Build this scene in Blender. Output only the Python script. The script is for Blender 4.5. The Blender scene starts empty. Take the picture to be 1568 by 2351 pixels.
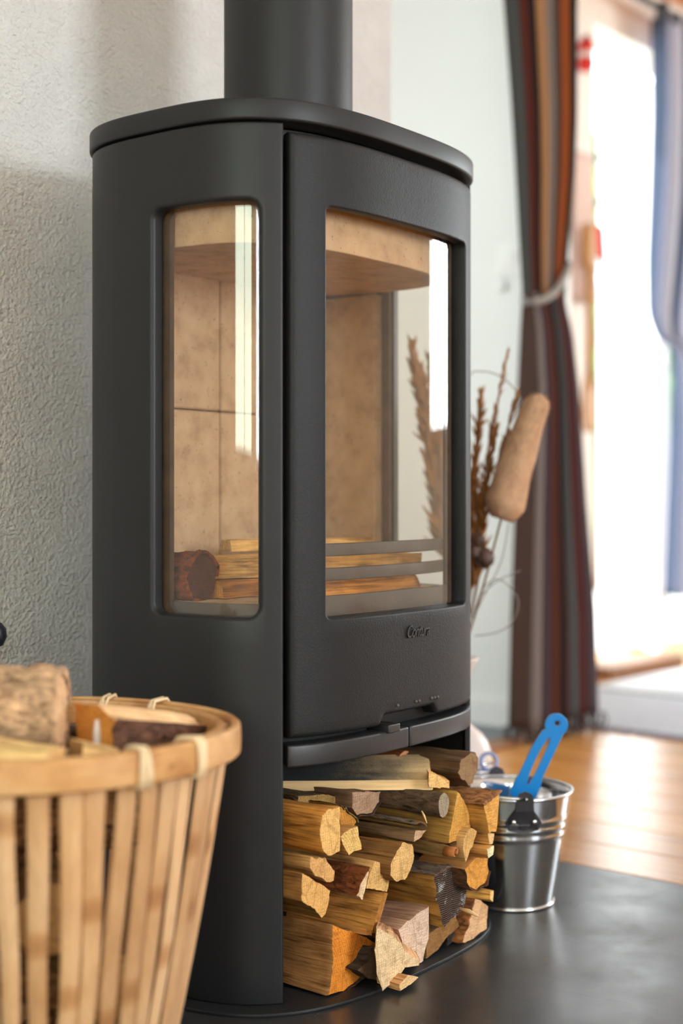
import bpy, bmesh, math, random
from mathutils import Vector, noise
from mathutils.geometry import tessellate_polygon

sc = bpy.context.scene
COL = sc.collection
rnd = random.Random(7)
TH = math.radians(49.0)                      # camera heading, measured from the wall normal
DV = Vector((math.sin(TH), math.cos(TH), 0)) # view direction
RV = Vector((math.cos(TH), -math.sin(TH), 0))
CAMZ = 0.576

# ------------------------------------------------------------------ camera
cam_d = bpy.data.cameras.new('camera')
cam_d.sensor_fit = 'VERTICAL'; cam_d.sensor_height = 36.0; cam_d.sensor_width = 24.0
cam_d.lens = 50.0
cam_d.shift_y = -0.0151
cam_d.clip_start = 0.02
cam_d.dof.use_dof = True
cam_d.dof.focus_distance = 1.70
cam_d.dof.aperture_fstop = 2.2
cam = bpy.data.objects.new('camera', cam_d)
cam.location = (0, 0, CAMZ); cam.rotation_euler = (math.radians(90), 0, -TH)
COL.objects.link(cam); sc.camera = cam

# ------------------------------------------------------------------ world, lamps, exposure
w = bpy.data.worlds.new('sky'); sc.world = w; w.use_nodes = True
bg = w.node_tree.nodes['Background']
bg.inputs['Color'].default_value = (0.86, 0.93, 1.0, 1); bg.inputs['Strength'].default_value = 7.5


def area(name, loc, rot, sx, sy, power, col=(1, 1, 1)):
    l = bpy.data.lights.new(name, 'AREA'); l.shape = 'RECTANGLE'; l.size = sx; l.size_y = sy
    l.energy = power; l.color = col
    o = bpy.data.objects.new(name, l); o.location = loc; o.rotation_euler = rot
    COL.objects.link(o); return o


R90 = math.radians(90)
area('daylight_front', (1.45, -3.02, 1.25), (R90, 0, 0), 0.95, 1.0, 120, (0.87, 0.925, 1.0))      # in the front window, facing +Y
area('daylight_left', (-2.22, -0.52, 1.3), (0, -R90, 0), 1.2, 1.72, 23, (0.74, 1.0, 0.38))         # in the left window by the trees, facing +X
area('added_fill_left_far', (-2.22, -2.3, 1.3), (0, -R90, 0), 1.2, 0.7, 38, (0.86, 0.86, 1.0))   # added fill countering the green cast, in an invented far left window
area('daylight_right', (6.02, 0.1, 1.4), (0, R90, 0), 1.1, 1.6, 90, (0.93, 0.97, 1.0))         # in the right window, facing -X
area('added_fill_hall', (0.58, 2.27, 1.25), (0, -R90, 0), 1.0, 0.6, 26, (0.92, 0.98, 1.0))       # added fill brightening the partition, in an invented hall window, facing +X
sun = bpy.data.lights.new('sun', 'SUN'); sun.energy = 4.0; sun.angle = 0.01; sun.color = (1, 0.96, 0.9)
so = bpy.data.objects.new('sun', sun); so.rotation_euler = (math.radians(48), 0, math.radians(-150)); COL.objects.link(so)

sc.view_settings.view_transform = 'Standard'; sc.view_settings.look = 'None'
sc.view_settings.gamma = 1.0; sc.view_settings.use_curve_mapping = False
sc.view_settings.exposure = -0.07
sc.cycles.use_denoising = True
sc.cycles.max_bounces = 10; sc.cycles.diffuse_bounces = 4; sc.cycles.glossy_bounces = 5
sc.cycles.transmission_bounces = 6; sc.cycles.transparent_max_bounces = 24
sc.cycles.caustics_reflective = False; sc.cycles.caustics_refractive = False
sc.cycles.sample_clamp_indirect = 4.0


# ------------------------------------------------------------------ helpers
def at(px, py, depth):
    """point seen at picture position (px,py), depth metres along the view axis"""
    k = (px - 784) / 3265.0
    p = (DV + RV * k) * depth
    return Vector((p.x, p.y, CAMZ + (1140 - py) / 3265.0 * depth))


def at_y(px, py, Y):
    k = (px - 784) / 3265.0
    d = DV + RV * k
    return at(px, py, Y / d.y)


def srgb(r, g, b):
    f = lambda c: (c / 255 / 12.92) if c / 255 <= 0.04045 else ((c / 255 + 0.055) / 1.055) ** 2.4
    return (f(r), f(g), f(b), 1.0)


def link(name, me, mat=None, parent=None, smooth=False):
    o = bpy.data.objects.new(name, me); COL.objects.link(o)
    if mat is not None:
        for m in (mat if isinstance(mat, (list, tuple)) else [mat]): me.materials.append(m)
    if parent is not None: o.parent = parent
    if smooth:
        me.polygons.foreach_set('use_smooth', [True] * len(me.polygons))
    return o


def mesh(name, V, F, mat=None, parent=None, smooth=False, mi=None):
    me = bpy.data.meshes.new(name); me.from_pydata([tuple(v) for v in V], [], F); me.update()
    o = link(name, me, mat, parent, smooth)
    if mi: me.polygons.foreach_set('material_index', mi)
    return o


def fixn(o):
    bm = bmesh.new(); bm.from_mesh(o.data); bmesh.ops.recalc_face_normals(bm, faces=bm.faces); bm.to_mesh(o.data); bm.free()
    return o


def empty(name, loc=(0, 0, 0), rz=0, parent=None):
    o = bpy.data.objects.new(name, None); o.location = loc; o.rotation_euler = (0, 0, rz)
    o.empty_display_size = 0.05; COL.objects.link(o)
    if parent: o.parent = parent
    return o


def tag(o, label, cat, group=None, kind=None):
    o['label'] = label; o['category'] = cat
    if group: o['group'] = group
    if kind: o['kind'] = kind
    return o


def struct(o):
    o['kind'] = 'structure'; return o


def box(name, lo, hi, mat, parent=None, bevel=0.0, seg=2):
    bm = bmesh.new(); bmesh.ops.create_cube(bm, size=1)
    for v in bm.verts:
        v.co = Vector([lo[i] + (v.co[i] + 0.5) * (hi[i] - lo[i]) for i in range(3)])
    if bevel > 0:
        bmesh.ops.bevel(bm, geom=list(bm.edges), offset=bevel, segments=seg, affect='EDGES', profile=0.5)
    me = bpy.data.meshes.new(name); bm.to_mesh(me); bm.free()
    return link(name, me, mat, parent, False)


def boxes(name, lst, mat, parent=None):
    bm = bmesh.new()
    for lo, hi in lst:
        r = bmesh.ops.create_cube(bm, size=1)
        for v in r['verts']:
            v.co = Vector([lo[i] + (v.co[i] + 0.5) * (hi[i] - lo[i]) for i in range(3)])
    me = bpy.data.meshes.new(name); bm.to_mesh(me); bm.free()
    return link(name, me, mat, parent)


def tube_data(pts, rad, n=8, V=None, F=None, close=False):
    """sweep a circle along pts; rad a number or list"""
    V = [] if V is None else V; F = [] if F is None else F
    pts = [Vector(p) for p in pts]; m = len(pts); base = len(V)
    up = Vector((0, 0, 1)); prev = None
    for i, p in enumerate(pts):
        a = pts[(i - 1) % m] if (close or i > 0) else pts[i]
        b = pts[(i + 1) % m] if (close or i < m - 1) else pts[i]
        t = (b - a).normalized()
        if prev is None:
            n1 = t.cross(up)
            if n1.length < 0.05: n1 = t.cross(Vector((1, 0, 0)))
        else:
            n1 = prev - t * prev.dot(t)
        n1.normalize(); n2 = t.cross(n1); prev = n1
        r = rad[i] if isinstance(rad, (list, tuple)) else rad
        for k in range(n):
            an = 2 * math.pi * k / n
            V.append(p + (n1 * math.cos(an) + n2 * math.sin(an)) * r)
    lim = m if close else m - 1
    for i in range(lim):
        for k in range(n):
            a = base + i * n + k; b = base + i * n + (k + 1) % n
            c = base + ((i + 1) % m) * n + (k + 1) % n; d = base + ((i + 1) % m) * n + k
            F.append((a, b, c, d))
    if not close:
        F.append(tuple(base + k for k in reversed(range(n))))
        F.append(tuple(base + (m - 1) * n + k for k in range(n)))
    return V, F


def tube(name, pts, rad, mat, parent=None, n=10, close=False):
    V, F = tube_data(pts, rad, n, close=close)
    return fixn(mesh(name, V, F, mat, parent, True))


def lathe(name, prof, mat, parent=None, n=48, loc=(0, 0, 0), closed=False):
    V, F = [], []
    for r, z in prof:
        for k in range(n):
            a = 2 * math.pi * k / n
            V.append((loc[0] + r * math.cos(a), loc[1] + r * math.sin(a), loc[2] + z))
    m = len(prof)
    for i in range(m if closed else m - 1):
        j = (i + 1) % m
        for k in range(n):
            F.append((i * n + k, i * n + (k + 1) % n, j * n + (k + 1) % n, j * n + k))
    return fixn(mesh(name, V, F, mat, parent, True))


def auto_smooth(o, deg=35):
    me = o.data
    bm = bmesh.new(); bm.from_mesh(me)
    for f in bm.faces: f.smooth = True
    for e in bm.edges:
        if len(e.link_faces) == 2 and e.calc_face_angle(0) > math.radians(deg): e.smooth = False
    bm.to_mesh(me); bm.free()
    return o


# ------------------------------------------------------------------ materials
class NT:
    def __init__(self, name):
        self.m = bpy.data.materials.new(name); self.m.use_nodes = True
        self.t = self.m.node_tree; self.b = self.t.nodes['Principled BSDF']; self.out = self.t.nodes['Material Output']

    def n(self, typ, **kw):
        nd = self.t.nodes.new(typ)
        for k, v in kw.items():
            if k in nd.inputs: nd.inputs[k].default_value = v
            else: setattr(nd, k, v)
        return nd

    def l(self, a, b): self.t.links.new(a, b)

    def noise(self, vec, scale, detail=4, rough=0.55, dist=0.0):
        nd = self.n('ShaderNodeTexNoise'); nd.inputs['Scale'].default_value = scale
        nd.inputs['Detail'].default_value = detail; nd.inputs['Roughness'].default_value = rough
        nd.inputs['Distortion'].default_value = dist
        if vec is not None: self.l(vec, nd.inputs['Vector'])
        return nd.outputs['Fac']

    def mapping(self, vec, scale=(1, 1, 1), rot=(0, 0, 0)):
        nd = self.n('ShaderNodeMapping'); nd.inputs['Scale'].default_value = scale; nd.inputs['Rotation'].default_value = rot
        self.l(vec, nd.inputs['Vector']); return nd.outputs['Vector']

    def ramp(self, fac, stops):
        nd = self.n('ShaderNodeValToRGB'); cr = nd.color_ramp
        while len(cr.elements) < len(stops): cr.elements.new(0.5)
        for e, (p, c) in zip(cr.elements, stops):
            e.position = p; e.color = c if len(c) == 4 else (*c, 1)
        self.l(fac, nd.inputs['Fac']); return nd.outputs['Color']

    def mix(self, fac, a, b, mode='MIX'):
        nd = self.n('ShaderNodeMix'); nd.data_type = 'RGBA'; nd.blend_type = mode
        for s, v in ((nd.inputs[0], fac), (nd.inputs[6], a), (nd.inputs[7], b)):
            if hasattr(v, 'is_linked') or hasattr(v, 'links'): self.l(v, s)
            else: s.default_value = v
        return nd.outputs[2]

    def bump(self, h, strength=0.3, dist=0.002, normal=None):
        nd = self.n('ShaderNodeBump'); nd.inputs['Strength'].default_value = strength; nd.inputs['Distance'].default_value = dist
        self.l(h, nd.inputs['Height'])
        if normal is not None: self.l(normal, nd.inputs['Normal'])
        self.l(nd.outputs['Normal'], self.b.inputs['Normal']); return nd.outputs['Normal']

    def coord(self, which='Object'):
        return self.n('ShaderNodeTexCoord').outputs[which]

    def attr(self, name, out='Color'):
        nd = self.n('ShaderNodeAttribute'); nd.attribute_name = name; return nd.outputs[out]


def simple(name, col, rough=0.5, metal=0.0, spec=0.5, bump=None, var=0.0, vscale=30):
    t = NT(name); t.b.inputs['Base Color'].default_value = col; t.b.inputs['Roughness'].default_value = rough
    t.b.inputs['Metallic'].default_value = metal; t.b.inputs['Specular IOR Level'].default_value = spec
    c = t.coord()
    if var:
        f = t.noise(c, vscale, 5)
        dk = tuple(x * (1 - var) for x in col[:3]); lt = tuple(min(1, x * (1 + var)) for x in col[:3])
        t.l(t.ramp(f, [(0.3, dk), (0.7, lt)]), t.b.inputs['Base Color'])
    if bump:
        t.bump(t.noise(c, bump[0], 3), bump[1], bump[2])
    return t.m


M = {}
M['steel'] = simple('painted_stove_steel', (0.013, 0.0135, 0.0150, 1), 0.46, spec=0.36, bump=(900, 0.12, 0.0006), var=0.06, vscale=12)
M['iron'] = simple('cast_iron_door', (0.0105, 0.0105, 0.0115, 1), 0.5, spec=0.26, bump=(420, 0.5, 0.0008), var=0.08, vscale=40)
M['iron_bar'] = simple('cast_iron_lever', (0.02, 0.02, 0.0215, 1), 0.4, spec=0.5, bump=(700, 0.2, 0.0005))
M['dark'] = simple('black_inner_steel', (0.012, 0.012, 0.013, 1), 0.6)
M['grate'] = simple('grey_grate_iron', srgb(84, 76, 71), 0.6, bump=(300, 0.4, 0.001), var=0.2)
M['gasket'] = simple('glass_fibre_gasket', srgb(96, 76, 62), 0.9, bump=(500, 0.6, 0.001), var=0.3)


def vermiculite():
    t = NT('vermiculite_brick'); c = t.coord()
    f = t.noise(c, 26, 6, 0.6); f2 = t.noise(c, 190, 3)
    col = t.ramp(f, [(0.25, srgb(176, 138, 104)), (0.5, srgb(206, 172, 134)), (0.75, srgb(222, 190, 152))])
    sp = t.ramp(f2, [(0.28, (0.25, 0.2, 0.15)), (0.36, (1, 1, 1))])
    t.l(t.mix(0.6, col, sp, 'MULTIPLY'), t.b.inputs['Base Color']); t.b.inputs['Roughness'].default_value = 0.9
    t.bump(f2, 0.4, 0.001); return t.m


M['brick'] = vermiculite()


def glass(name, tint, ior, rough=0.0):
    t = NT(name); t.t.nodes.remove(t.b)
    tr = t.n('ShaderNodeBsdfTransparent'); tr.inputs['Color'].default_value = tint
    gl = t.n('ShaderNodeBsdfGlossy'); gl.inputs['Color'].default_value = (1, 1, 1, 1); gl.inputs['Roughness'].default_value = rough
    f0 = ((ior - 1) / (ior + 1)) ** 2          # same mirror share on both faces of the thin pane
    ge = t.n('ShaderNodeNewGeometry'); dt = t.n('ShaderNodeVectorMath', operation='DOT_PRODUCT'); t.l(ge.outputs['Normal'], dt.inputs[0]); t.l(ge.outputs['Incoming'], dt.inputs[1])
    ab = t.n('ShaderNodeMath', operation='ABSOLUTE'); t.l(dt.outputs['Value'], ab.inputs[0])
    om = t.n('ShaderNodeMath', operation='SUBTRACT'); om.inputs[0].default_value = 1.0; t.l(ab.outputs[0], om.inputs[1])
    pw = t.n('ShaderNodeMath', operation='POWER'); t.l(om.outputs[0], pw.inputs[0]); pw.inputs[1].default_value = 5.0
    fr = t.n('ShaderNodeMath', operation='MULTIPLY_ADD'); t.l(pw.outputs[0], fr.inputs[0]); fr.inputs[1].default_value = 1 - f0; fr.inputs[2].default_value = f0
    mx = t.n('ShaderNodeMixShader'); t.l(fr.outputs[0], mx.inputs[0]); t.l(tr.outputs[0], mx.inputs[1]); t.l(gl.outputs[0], mx.inputs[2])
    t.l(mx.outputs[0], t.out.inputs['Surface']); return t.m


M['stove_glass'] = glass('stove_glass', (0.97, 0.955, 0.93, 1), 1.55)
M['pane'] = glass('window_glass', (0.98, 0.99, 0.985, 1), 1.45)
M['jar_glass'] = glass('jar_glass', (0.9, 0.94, 1.0, 1), 1.5, 0.02)


def plaster():
    t = NT('rough_white_plaster'); c = t.coord('Object')
    big = t.noise(c, 9, 4, 0.6); mid = t.noise(c, 175, 3, 0.55); fine = t.noise(c, 340, 2)
    t.l(t.ramp(big, [(0.3, srgb(216, 213, 210)), (0.7, srgb(226, 223, 220))]), t.b.inputs['Base Color'])
    t.b.inputs['Roughness'].default_value = 0.85
    a = t.n('ShaderNodeMath', operation='MULTIPLY'); t.l(mid, a.inputs[0]); a.inputs[1].default_value = 1.0
    b = t.n('ShaderNodeMath', operation='MULTIPLY_ADD'); t.l(fine, b.inputs[0]); b.inputs[1].default_value = 0.25; t.l(a.outputs[0], b.inputs[2])
    cc = t.n('ShaderNodeMath', operation='MULTIPLY_ADD'); t.l(big, cc.inputs[0]); cc.inputs[1].default_value = 1.2; t.l(b.outputs[0], cc.inputs[2])
    t.bump(cc.outputs[0], 1.0, 0.009); return t.m


M['plaster'] = plaster()
M['white_wall'] = simple('smooth_white_paint', srgb(232, 234, 230), 0.55, var=0.02, vscale=3)
M['cream_wall'] = simple('cream_paint', srgb(236, 226, 214), 0.6, var=0.03, vscale=3)
M['white_trim'] = simple('white_gloss_trim', srgb(238, 238, 234), 0.35, var=0.02, vscale=4)


def floor_wood():
    t = NT('honey_pine_floorboard'); c = t.coord('Object')
    rnd_ = t.n('ShaderNodeObjectInfo').outputs['Random']
    g = t.noise(t.mapping(c, (14, 1.1, 14)), 3.5, 6, 0.6, 0.6)
    col = t.ramp(g, [(0.25, srgb(176, 112, 52)), (0.5, srgb(208, 146, 76)), (0.75, srgb(220, 162, 92))])
    dk = t.ramp(rnd_, [(0, (0.78, 0.76, 0.74)), (1, (1.05, 1.03, 1.0))])
    t.l(t.mix(1.0, col, dk, 'MULTIPLY'), t.b.inputs['Base Color'])
    t.b.inputs['Roughness'].default_value = 0.27; t.b.inputs['Specular IOR Level'].default_value = 0.8; t.bump(g, 0.12, 0.001); return t.m


M['floor'] = floor_wood()
M['ceiling'] = simple('white_painted_panel', srgb(236, 236, 234), 0.5, var=0.03, vscale=4)  # white chosen so the unseen boards bounce neutral fill
M['beam'] = simple('amber_pine_beam', srgb(206, 130, 58), 0.4, var=0.12, vscale=8)


def hearth_mat():
    t = NT('scratched_black_hearth_steel'); c = t.coord('Object')
    cl = t.noise(c, 5, 5, 0.6); st = t.noise(t.mapping(c, (60, 4, 1), (0, 0, 0.5)), 3, 5, 0.7); sp = t.noise(c, 420, 2)
    base = t.ramp(cl, [(0.3, (0.017, 0.0175, 0.0185)), (0.7, (0.03, 0.031, 0.033))])
    dust = t.ramp(sp, [(0.70, (0, 0, 0)), (0.76, (0.09, 0.085, 0.08))])
    strk = t.ramp(st, [(0.5, (0, 0, 0)), (0.75, (0.014, 0.014, 0.013))])
    wc = t.n('ShaderNodeTexVoronoi', feature='DISTANCE_TO_EDGE'); wc.inputs['Scale'].default_value = 4.5
    dv_ = t.n('ShaderNodeMix'); dv_.data_type = 'VECTOR'; dv_.inputs[0].default_value = 0.12; t.l(c, dv_.inputs[4]); nn = t.n('ShaderNodeTexNoise'); nn.inputs['Scale'].default_value = 3.0; t.l(c, nn.inputs['Vector']); t.l(nn.outputs['Color'], dv_.inputs[5]); t.l(dv_.outputs[1], wc.inputs['Vector'])
    scr = t.ramp(wc.outputs['Distance'], [(0.0, (0.25, 0.25, 0.25)), (0.0025, (0.4, 0.4, 0.4)), (0.005, (1, 1, 1))])
    al_ = t.mix(1.0, t.mix(1.0, base, dust, 'ADD'), strk, 'ADD')
    t.l(t.mix(0.7, al_, scr, 'MULTIPLY'), t.b.inputs['Base Color'])
    t.l(t.ramp(t.noise(c, 7, 6, 0.65), [(0.3, (0.26, 0.26, 0.26)), (0.7, (0.4, 0.4, 0.4))]), t.b.inputs['Roughness'])
    t.b.inputs['Specular IOR Level'].default_value = 0.75
    t.bump(t.noise(c, 60, 5), 0.05, 0.001); return t.m


M['hearth'] = hearth_mat()


def wood_split():
    t = NT('split_firewood'); g = t.attr('grain', 'Vector'); col = t.attr('Col')
    n1 = t.noise(t.mapping(g, (1, 0.035, 1)), 420, 4, 0.6); n2 = t.noise(t.mapping(g, (1, 0.12, 1)), 75, 4, 0.6, 0.5); n3 = t.noise(g, 28, 3)
    c1 = t.mix(1.0, col, t.ramp(n1, [(0.3, (0.42, 0.34, 0.27)), (0.5, (0.92, 0.9, 0.88)), (0.7, (1.12, 1.1, 1.06))]), 'MULTIPLY')
    c2 = t.mix(1.0, c1, t.ramp(n2, [(0.28, (0.34, 0.27, 0.21)), (0.5, (1, 1, 1)), (0.72, (1.2, 1.16, 1.1))]), 'MULTIPLY')
    c3 = t.mix(0.55, c2, t.ramp(n3, [(0.3, (0.6, 0.52, 0.46)), (0.6, (1.08, 1.06, 1.04))]), 'MULTIPLY')
    t.l(c3, t.b.inputs['Base Color']); t.b.inputs['Roughness'].default_value = 0.75
    t.b.inputs['Specular IOR Level'].default_value = 0.25
    t.bump(n1, 0.55, 0.0025); return t.m


def wood_end():
    t = NT('sawn_log_end'); g = t.attr('grain', 'Vector'); col = t.attr('Col')
    n1 = t.noise(g, 520, 3, 0.7); n2 = t.noise(g, 60, 4, 0.6, 0.8)
    sw = t.noise(t.mapping(g, (6, 1, 90), (0, 0.5, 0)), 8, 3, 0.6)
    c1 = t.mix(0.8, col, t.ramp(n1, [(0.3, (0.5, 0.4, 0.31)), (0.55, (1.0, 1, 1)), (0.75, (1.12, 1.12, 1.1))]), 'MULTIPLY')
    c2 = t.mix(0.8, c1, t.ramp(n2, [(0.26, (0.6, 0.48, 0.36)), (0.5, (1, 1, 1)), (0.75, (1.14, 1.12, 1.08))]), 'MULTIPLY')
    c3 = t.mix(0.6, c2, t.ramp(sw, [(0.35, (0.7, 0.62, 0.54)), (0.6, (1.06, 1.06, 1.06))]), 'MULTIPLY')
    sh = t.n('ShaderNodeVectorMath', operation='ADD'); t.l(g, sh.inputs[0]); sh.inputs[1].default_value = (0.028, 0, 0.022)     # pith off to one side
    rg_ = t.n('ShaderNodeTexWave', wave_type='RINGS', rings_direction='Y'); t.l(sh.outputs[0], rg_.inputs['Vector'])
    rg_.inputs['Scale'].default_value = 85; rg_.inputs['Distortion'].default_value = 1.6; rg_.inputs['Detail'].default_value = 2
    c3 = t.mix(0.45, c3, t.ramp(rg_.outputs['Fac'], [(0.1, (0.66, 0.54, 0.42)), (0.5, (1.05, 1.04, 1.02))]), 'MULTIPLY')
    ck = t.n('ShaderNodeTexVoronoi', feature='DISTANCE_TO_EDGE'); ck.inputs['Scale'].default_value = 20; t.l(t.mapping(g, (1, 0.2, 0.45), (0, 0.5, 0)), ck.inputs['Vector'])
    c3 = t.mix(0.3, c3, t.ramp(ck.outputs['Distance'], [(0.0, (0.2, 0.13, 0.08)), (0.01, (0.5, 0.4, 0.3)), (0.02, (1, 1, 1))]), 'MULTIPLY')
    t.l(c3, t.b.inputs['Base Color']); t.b.inputs['Roughness'].default_value = 0.8
    t.b.inputs['Specular IOR Level'].default_value = 0.2
    t.bump(sw, 0.5, 0.002); return t.m


def bark_mat():
    t = NT('log_bark'); g = t.attr('grain', 'Vector'); col = t.attr('Col')
    n1 = t.noise(t.mapping(g, (1, 0.3, 1)), 160, 6, 0.68, 1.0); n2 = t.noise(g, 45, 4, 0.6)
    c1 = t.mix(1.0, col, t.ramp(n1, [(0.34, (0.18, 0.14, 0.11)), (0.5, (0.85, 0.82, 0.8)), (0.68, (1.4, 1.36, 1.3))]), 'MULTIPLY')
    c2 = t.mix(0.6, c1, t.ramp(n2, [(0.35, (0.6, 0.62, 0.6)), (0.6, (1.12, 1.06, 1.0))]), 'MULTIPLY')
    t.l(c2, t.b.inputs['Base Color']); t.b.inputs['Roughness'].default_value = 0.9
    t.b.inputs['Specular IOR Level'].default_value = 0.2
    t.bump(n1, 0.9, 0.006); return t.m


def sooty():
    t = NT('soot_dusted_plank'); g = t.attr('grain', 'Vector'); col = t.attr('Col')
    n1 = t.noise(t.mapping(g, (1, 0.05, 1)), 260, 4, 0.6); sp = t.noise(g, 900, 3, 0.7); bl = t.noise(g, 16, 3)
    c1 = t.mix(0.7, col, t.ramp(n1, [(0.3, (0.72, 0.66, 0.6)), (0.7, (1.08, 1.06, 1.04))]), 'MULTIPLY')
    sx = t.n('ShaderNodeSeparateXYZ'); t.l(g, sx.inputs[0])
    a = t.n('ShaderNodeMath', operation='MULTIPLY_ADD'); t.l(sx.outputs[1], a.inputs[0]); a.inputs[1].default_value = 4.5; t.l(bl, a.inputs[2])
    b = t.n('ShaderNodeMath', operation='MULTIPLY_ADD'); t.l(sp, b.inputs[0]); b.inputs[1].default_value = 0.9; t.l(a.outputs[0], b.inputs[2])
    t.b.inputs['Roughness'].default_value = 0.85
    fr = t.n('ShaderNodeMath', operation='SUBTRACT'); t.l(b.outputs[0], fr.inputs[0]); fr.inputs[1].default_value = 0.97
    f2 = t.n('ShaderNodeMath', operation='MULTIPLY'); t.l(fr.outputs[0], f2.inputs[0]); f2.inputs[1].default_value = 2.2; f2.use_clamp = True
    gn = t.n('ShaderNodeNewGeometry'); sz = t.n('ShaderNodeSeparateXYZ'); t.l(gn.outputs['True Normal'], sz.inputs[0])   # ash settles on the upper face
    up = t.n('ShaderNodeMath', operation='GREATER_THAN'); t.l(sz.outputs[2], up.inputs[0]); up.inputs[1].default_value = 0.7
    f3 = t.n('ShaderNodeMath', operation='MULTIPLY'); t.l(f2.outputs[0], f3.inputs[0]); t.l(up.outputs[0], f3.inputs[1])
    t.l(t.mix(f3.outputs[0], c1, (0.05, 0.049, 0.05, 1)), t.b.inputs['Base Color']); t.bump(sp, 0.3, 0.001); return t.m



def ridged_end():
    t = NT('weathered_ridged_log_end'); g = t.attr('grain', 'Vector'); col = t.attr('Col')
    wv = t.n('ShaderNodeTexWave', wave_type='BANDS', bands_direction='Z'); t.l(g, wv.inputs['Vector'])
    wv.inputs['Scale'].default_value = 120; wv.inputs['Distortion'].default_value = 2.2; wv.inputs['Detail'].default_value = 3; wv.inputs['Detail Scale'].default_value = 0.6
    wh = t.noise(t.mapping(g, (1, 1, 2.2)), 300, 3, 0.7); ar = t.noise(g, 34, 2)
    c1 = t.mix(1.0, col, t.ramp(wv.outputs['Fac'], [(0.25, (0.35, 0.3, 0.28)), (0.7, (1.35, 1.28, 1.25))]), 'MULTIPLY')
    mu = t.n('ShaderNodeMath', operation='MULTIPLY'); t.l(wh, mu.inputs[0]); t.l(ar, mu.inputs[1])
    k = t.ramp(mu.outputs[0], [(0.325, (0, 0, 0)), (0.35, (1, 1, 1))])
    t.l(t.mix(k, c1, (0.78, 0.76, 0.74, 1)), t.b.inputs['Base Color']); t.b.inputs['Roughness'].default_value = 0.8
    t.bump(wv.outputs['Fac'], 0.9, 0.003); return t.m


M['ridge'] = ridged_end()


def bamboo_rim():
    t = NT('bamboo_rim_band'); c = t.coord('Object')
    g = t.noise(t.mapping(c, (1, 1, 14)), 28, 5, 0.6); bl = t.noise(c, 16, 3); sp = t.noise(c, 60, 2)
    c1 = t.ramp(bl, [(0.3, srgb(178, 122, 72)), (0.5, srgb(208, 158, 102)), (0.7, srgb(224, 180, 128))])
    c2 = t.mix(0.5, c1, t.ramp(g, [(0.3, (0.66, 0.58, 0.48)), (0.65, (1.08, 1.06, 1.04))]), 'MULTIPLY')
    c3 = t.mix(0.7, c2, t.ramp(sp, [(0.24, (0.4, 0.28, 0.2)), (0.31, (1, 1, 1))]), 'MULTIPLY')
    t.l(c3, t.b.inputs['Base Color']); t.b.inputs['Roughness'].default_value = 0.4; t.bump(g, 0.2, 0.001); return t.m


M['rim'] = bamboo_rim()
M['split'] = wood_split(); M['end'] = wood_end(); M['bark'] = bark_mat(); M['sooty'] = sooty()


def bamboo():
    t = NT('bamboo_strip'); c = t.coord('Object'); r = t.n('ShaderNodeObjectInfo').outputs['Random']
    off = t.n('ShaderNodeVectorMath', operation='ADD'); t.l(c, off.inputs[0])
    cb = t.n('ShaderNodeCombineXYZ'); t.l(r, cb.inputs[2]); t.l(r, cb.inputs[0]); t.l(cb.outputs[0], off.inputs[1])
    v = off.outputs[0]
    g = t.noise(t.mapping(v, (1, 1, 0.05)), 260, 4, 0.6); bl = t.noise(t.mapping(v, (1, 1, 0.6)), 9, 3); sp = t.noise(t.mapping(v, (1, 1, 0.5)), 38, 3)
    col = t.ramp(bl, [(0.3, srgb(196, 146, 100)), (0.5, srgb(220, 176, 130)), (0.7, srgb(228, 192, 152))])
    c1 = t.mix(0.5, col, t.ramp(g, [(0.3, (0.72, 0.64, 0.55)), (0.65, (1.06, 1.05, 1.03))]), 'MULTIPLY')
    nd = t.n('ShaderNodeTexWave', wave_type='BANDS', bands_direction='Z'); t.l(v, nd.inputs['Vector'])
    nd.inputs['Scale'].default_value = 1.25; nd.inputs['Distortion'].default_value = 0.3
    node = t.ramp(nd.outputs['Fac'], [(0.0, (0.62, 0.48, 0.34)), (0.012, (0.8, 0.68, 0.54)), (0.03, (1, 1, 1))])
    c2 = t.mix(0.8, c1, node, 'MULTIPLY')
    c3 = t.mix(0.8, c2, t.ramp(sp, [(0.24, (0.35, 0.25, 0.18)), (0.31, (1, 1, 1))]), 'MULTIPLY')
    c3 = t.mix(1.0, c3, t.ramp(r, [(0.0, (0.8, 0.75, 0.7)), (0.5, (1.0, 0.98, 0.96)), (1.0, (1.06, 1.04, 1.02))]), 'MULTIPLY')
    t.l(c3, t.b.inputs['Base Color']); t.b.inputs['Roughness'].default_value = 0.45; t.bump(g, 0.25, 0.001); return t.m


M['bamboo'] = bamboo()
M['rattan'] = simple('rattan_binding', srgb(236, 208, 166), 0.5, var=0.12, vscale=60)
M['pail'] = simple('polished_pail_steel', (0.66, 0.66, 0.67, 1), 0.09, 1.0, bump=(14, 0.06, 0.002))
M['lug'] = simple('dark_pail_lug', srgb(58, 56, 60), 0.45, 0.3)
M['bright_steel'] = simple('bright_steel', (0.7, 0.7, 0.7, 1), 0.2, 1.0)
M['blue'] = simple('blue_plastic', srgb(8, 128, 205), 0.35, var=0.05)
M['ceramic'] = simple('pale_ceramic', srgb(225, 212, 206), 0.25, var=0.05, vscale=20)
M['jar_lid'] = simple('pale_blue_plastic', srgb(150, 164, 210), 0.3)
M['straw'] = simple('dry_brown_stalk', srgb(120, 78, 36), 0.7, var=0.35, vscale=60)
M['plume'] = simple('dry_grass_plume', srgb(150, 98, 44), 0.7, var=0.3, vscale=60)
M['fuzz'] = simple('tan_fuzzy_spike', srgb(200, 160, 126), 0.95, bump=(300, 0.6, 0.003), var=0.12, vscale=60)
M['pod'] = simple('dark_seed_pod', srgb(78, 52, 40), 0.5, bump=(120, 0.8, 0.004), var=0.4, vscale=80)
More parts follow.
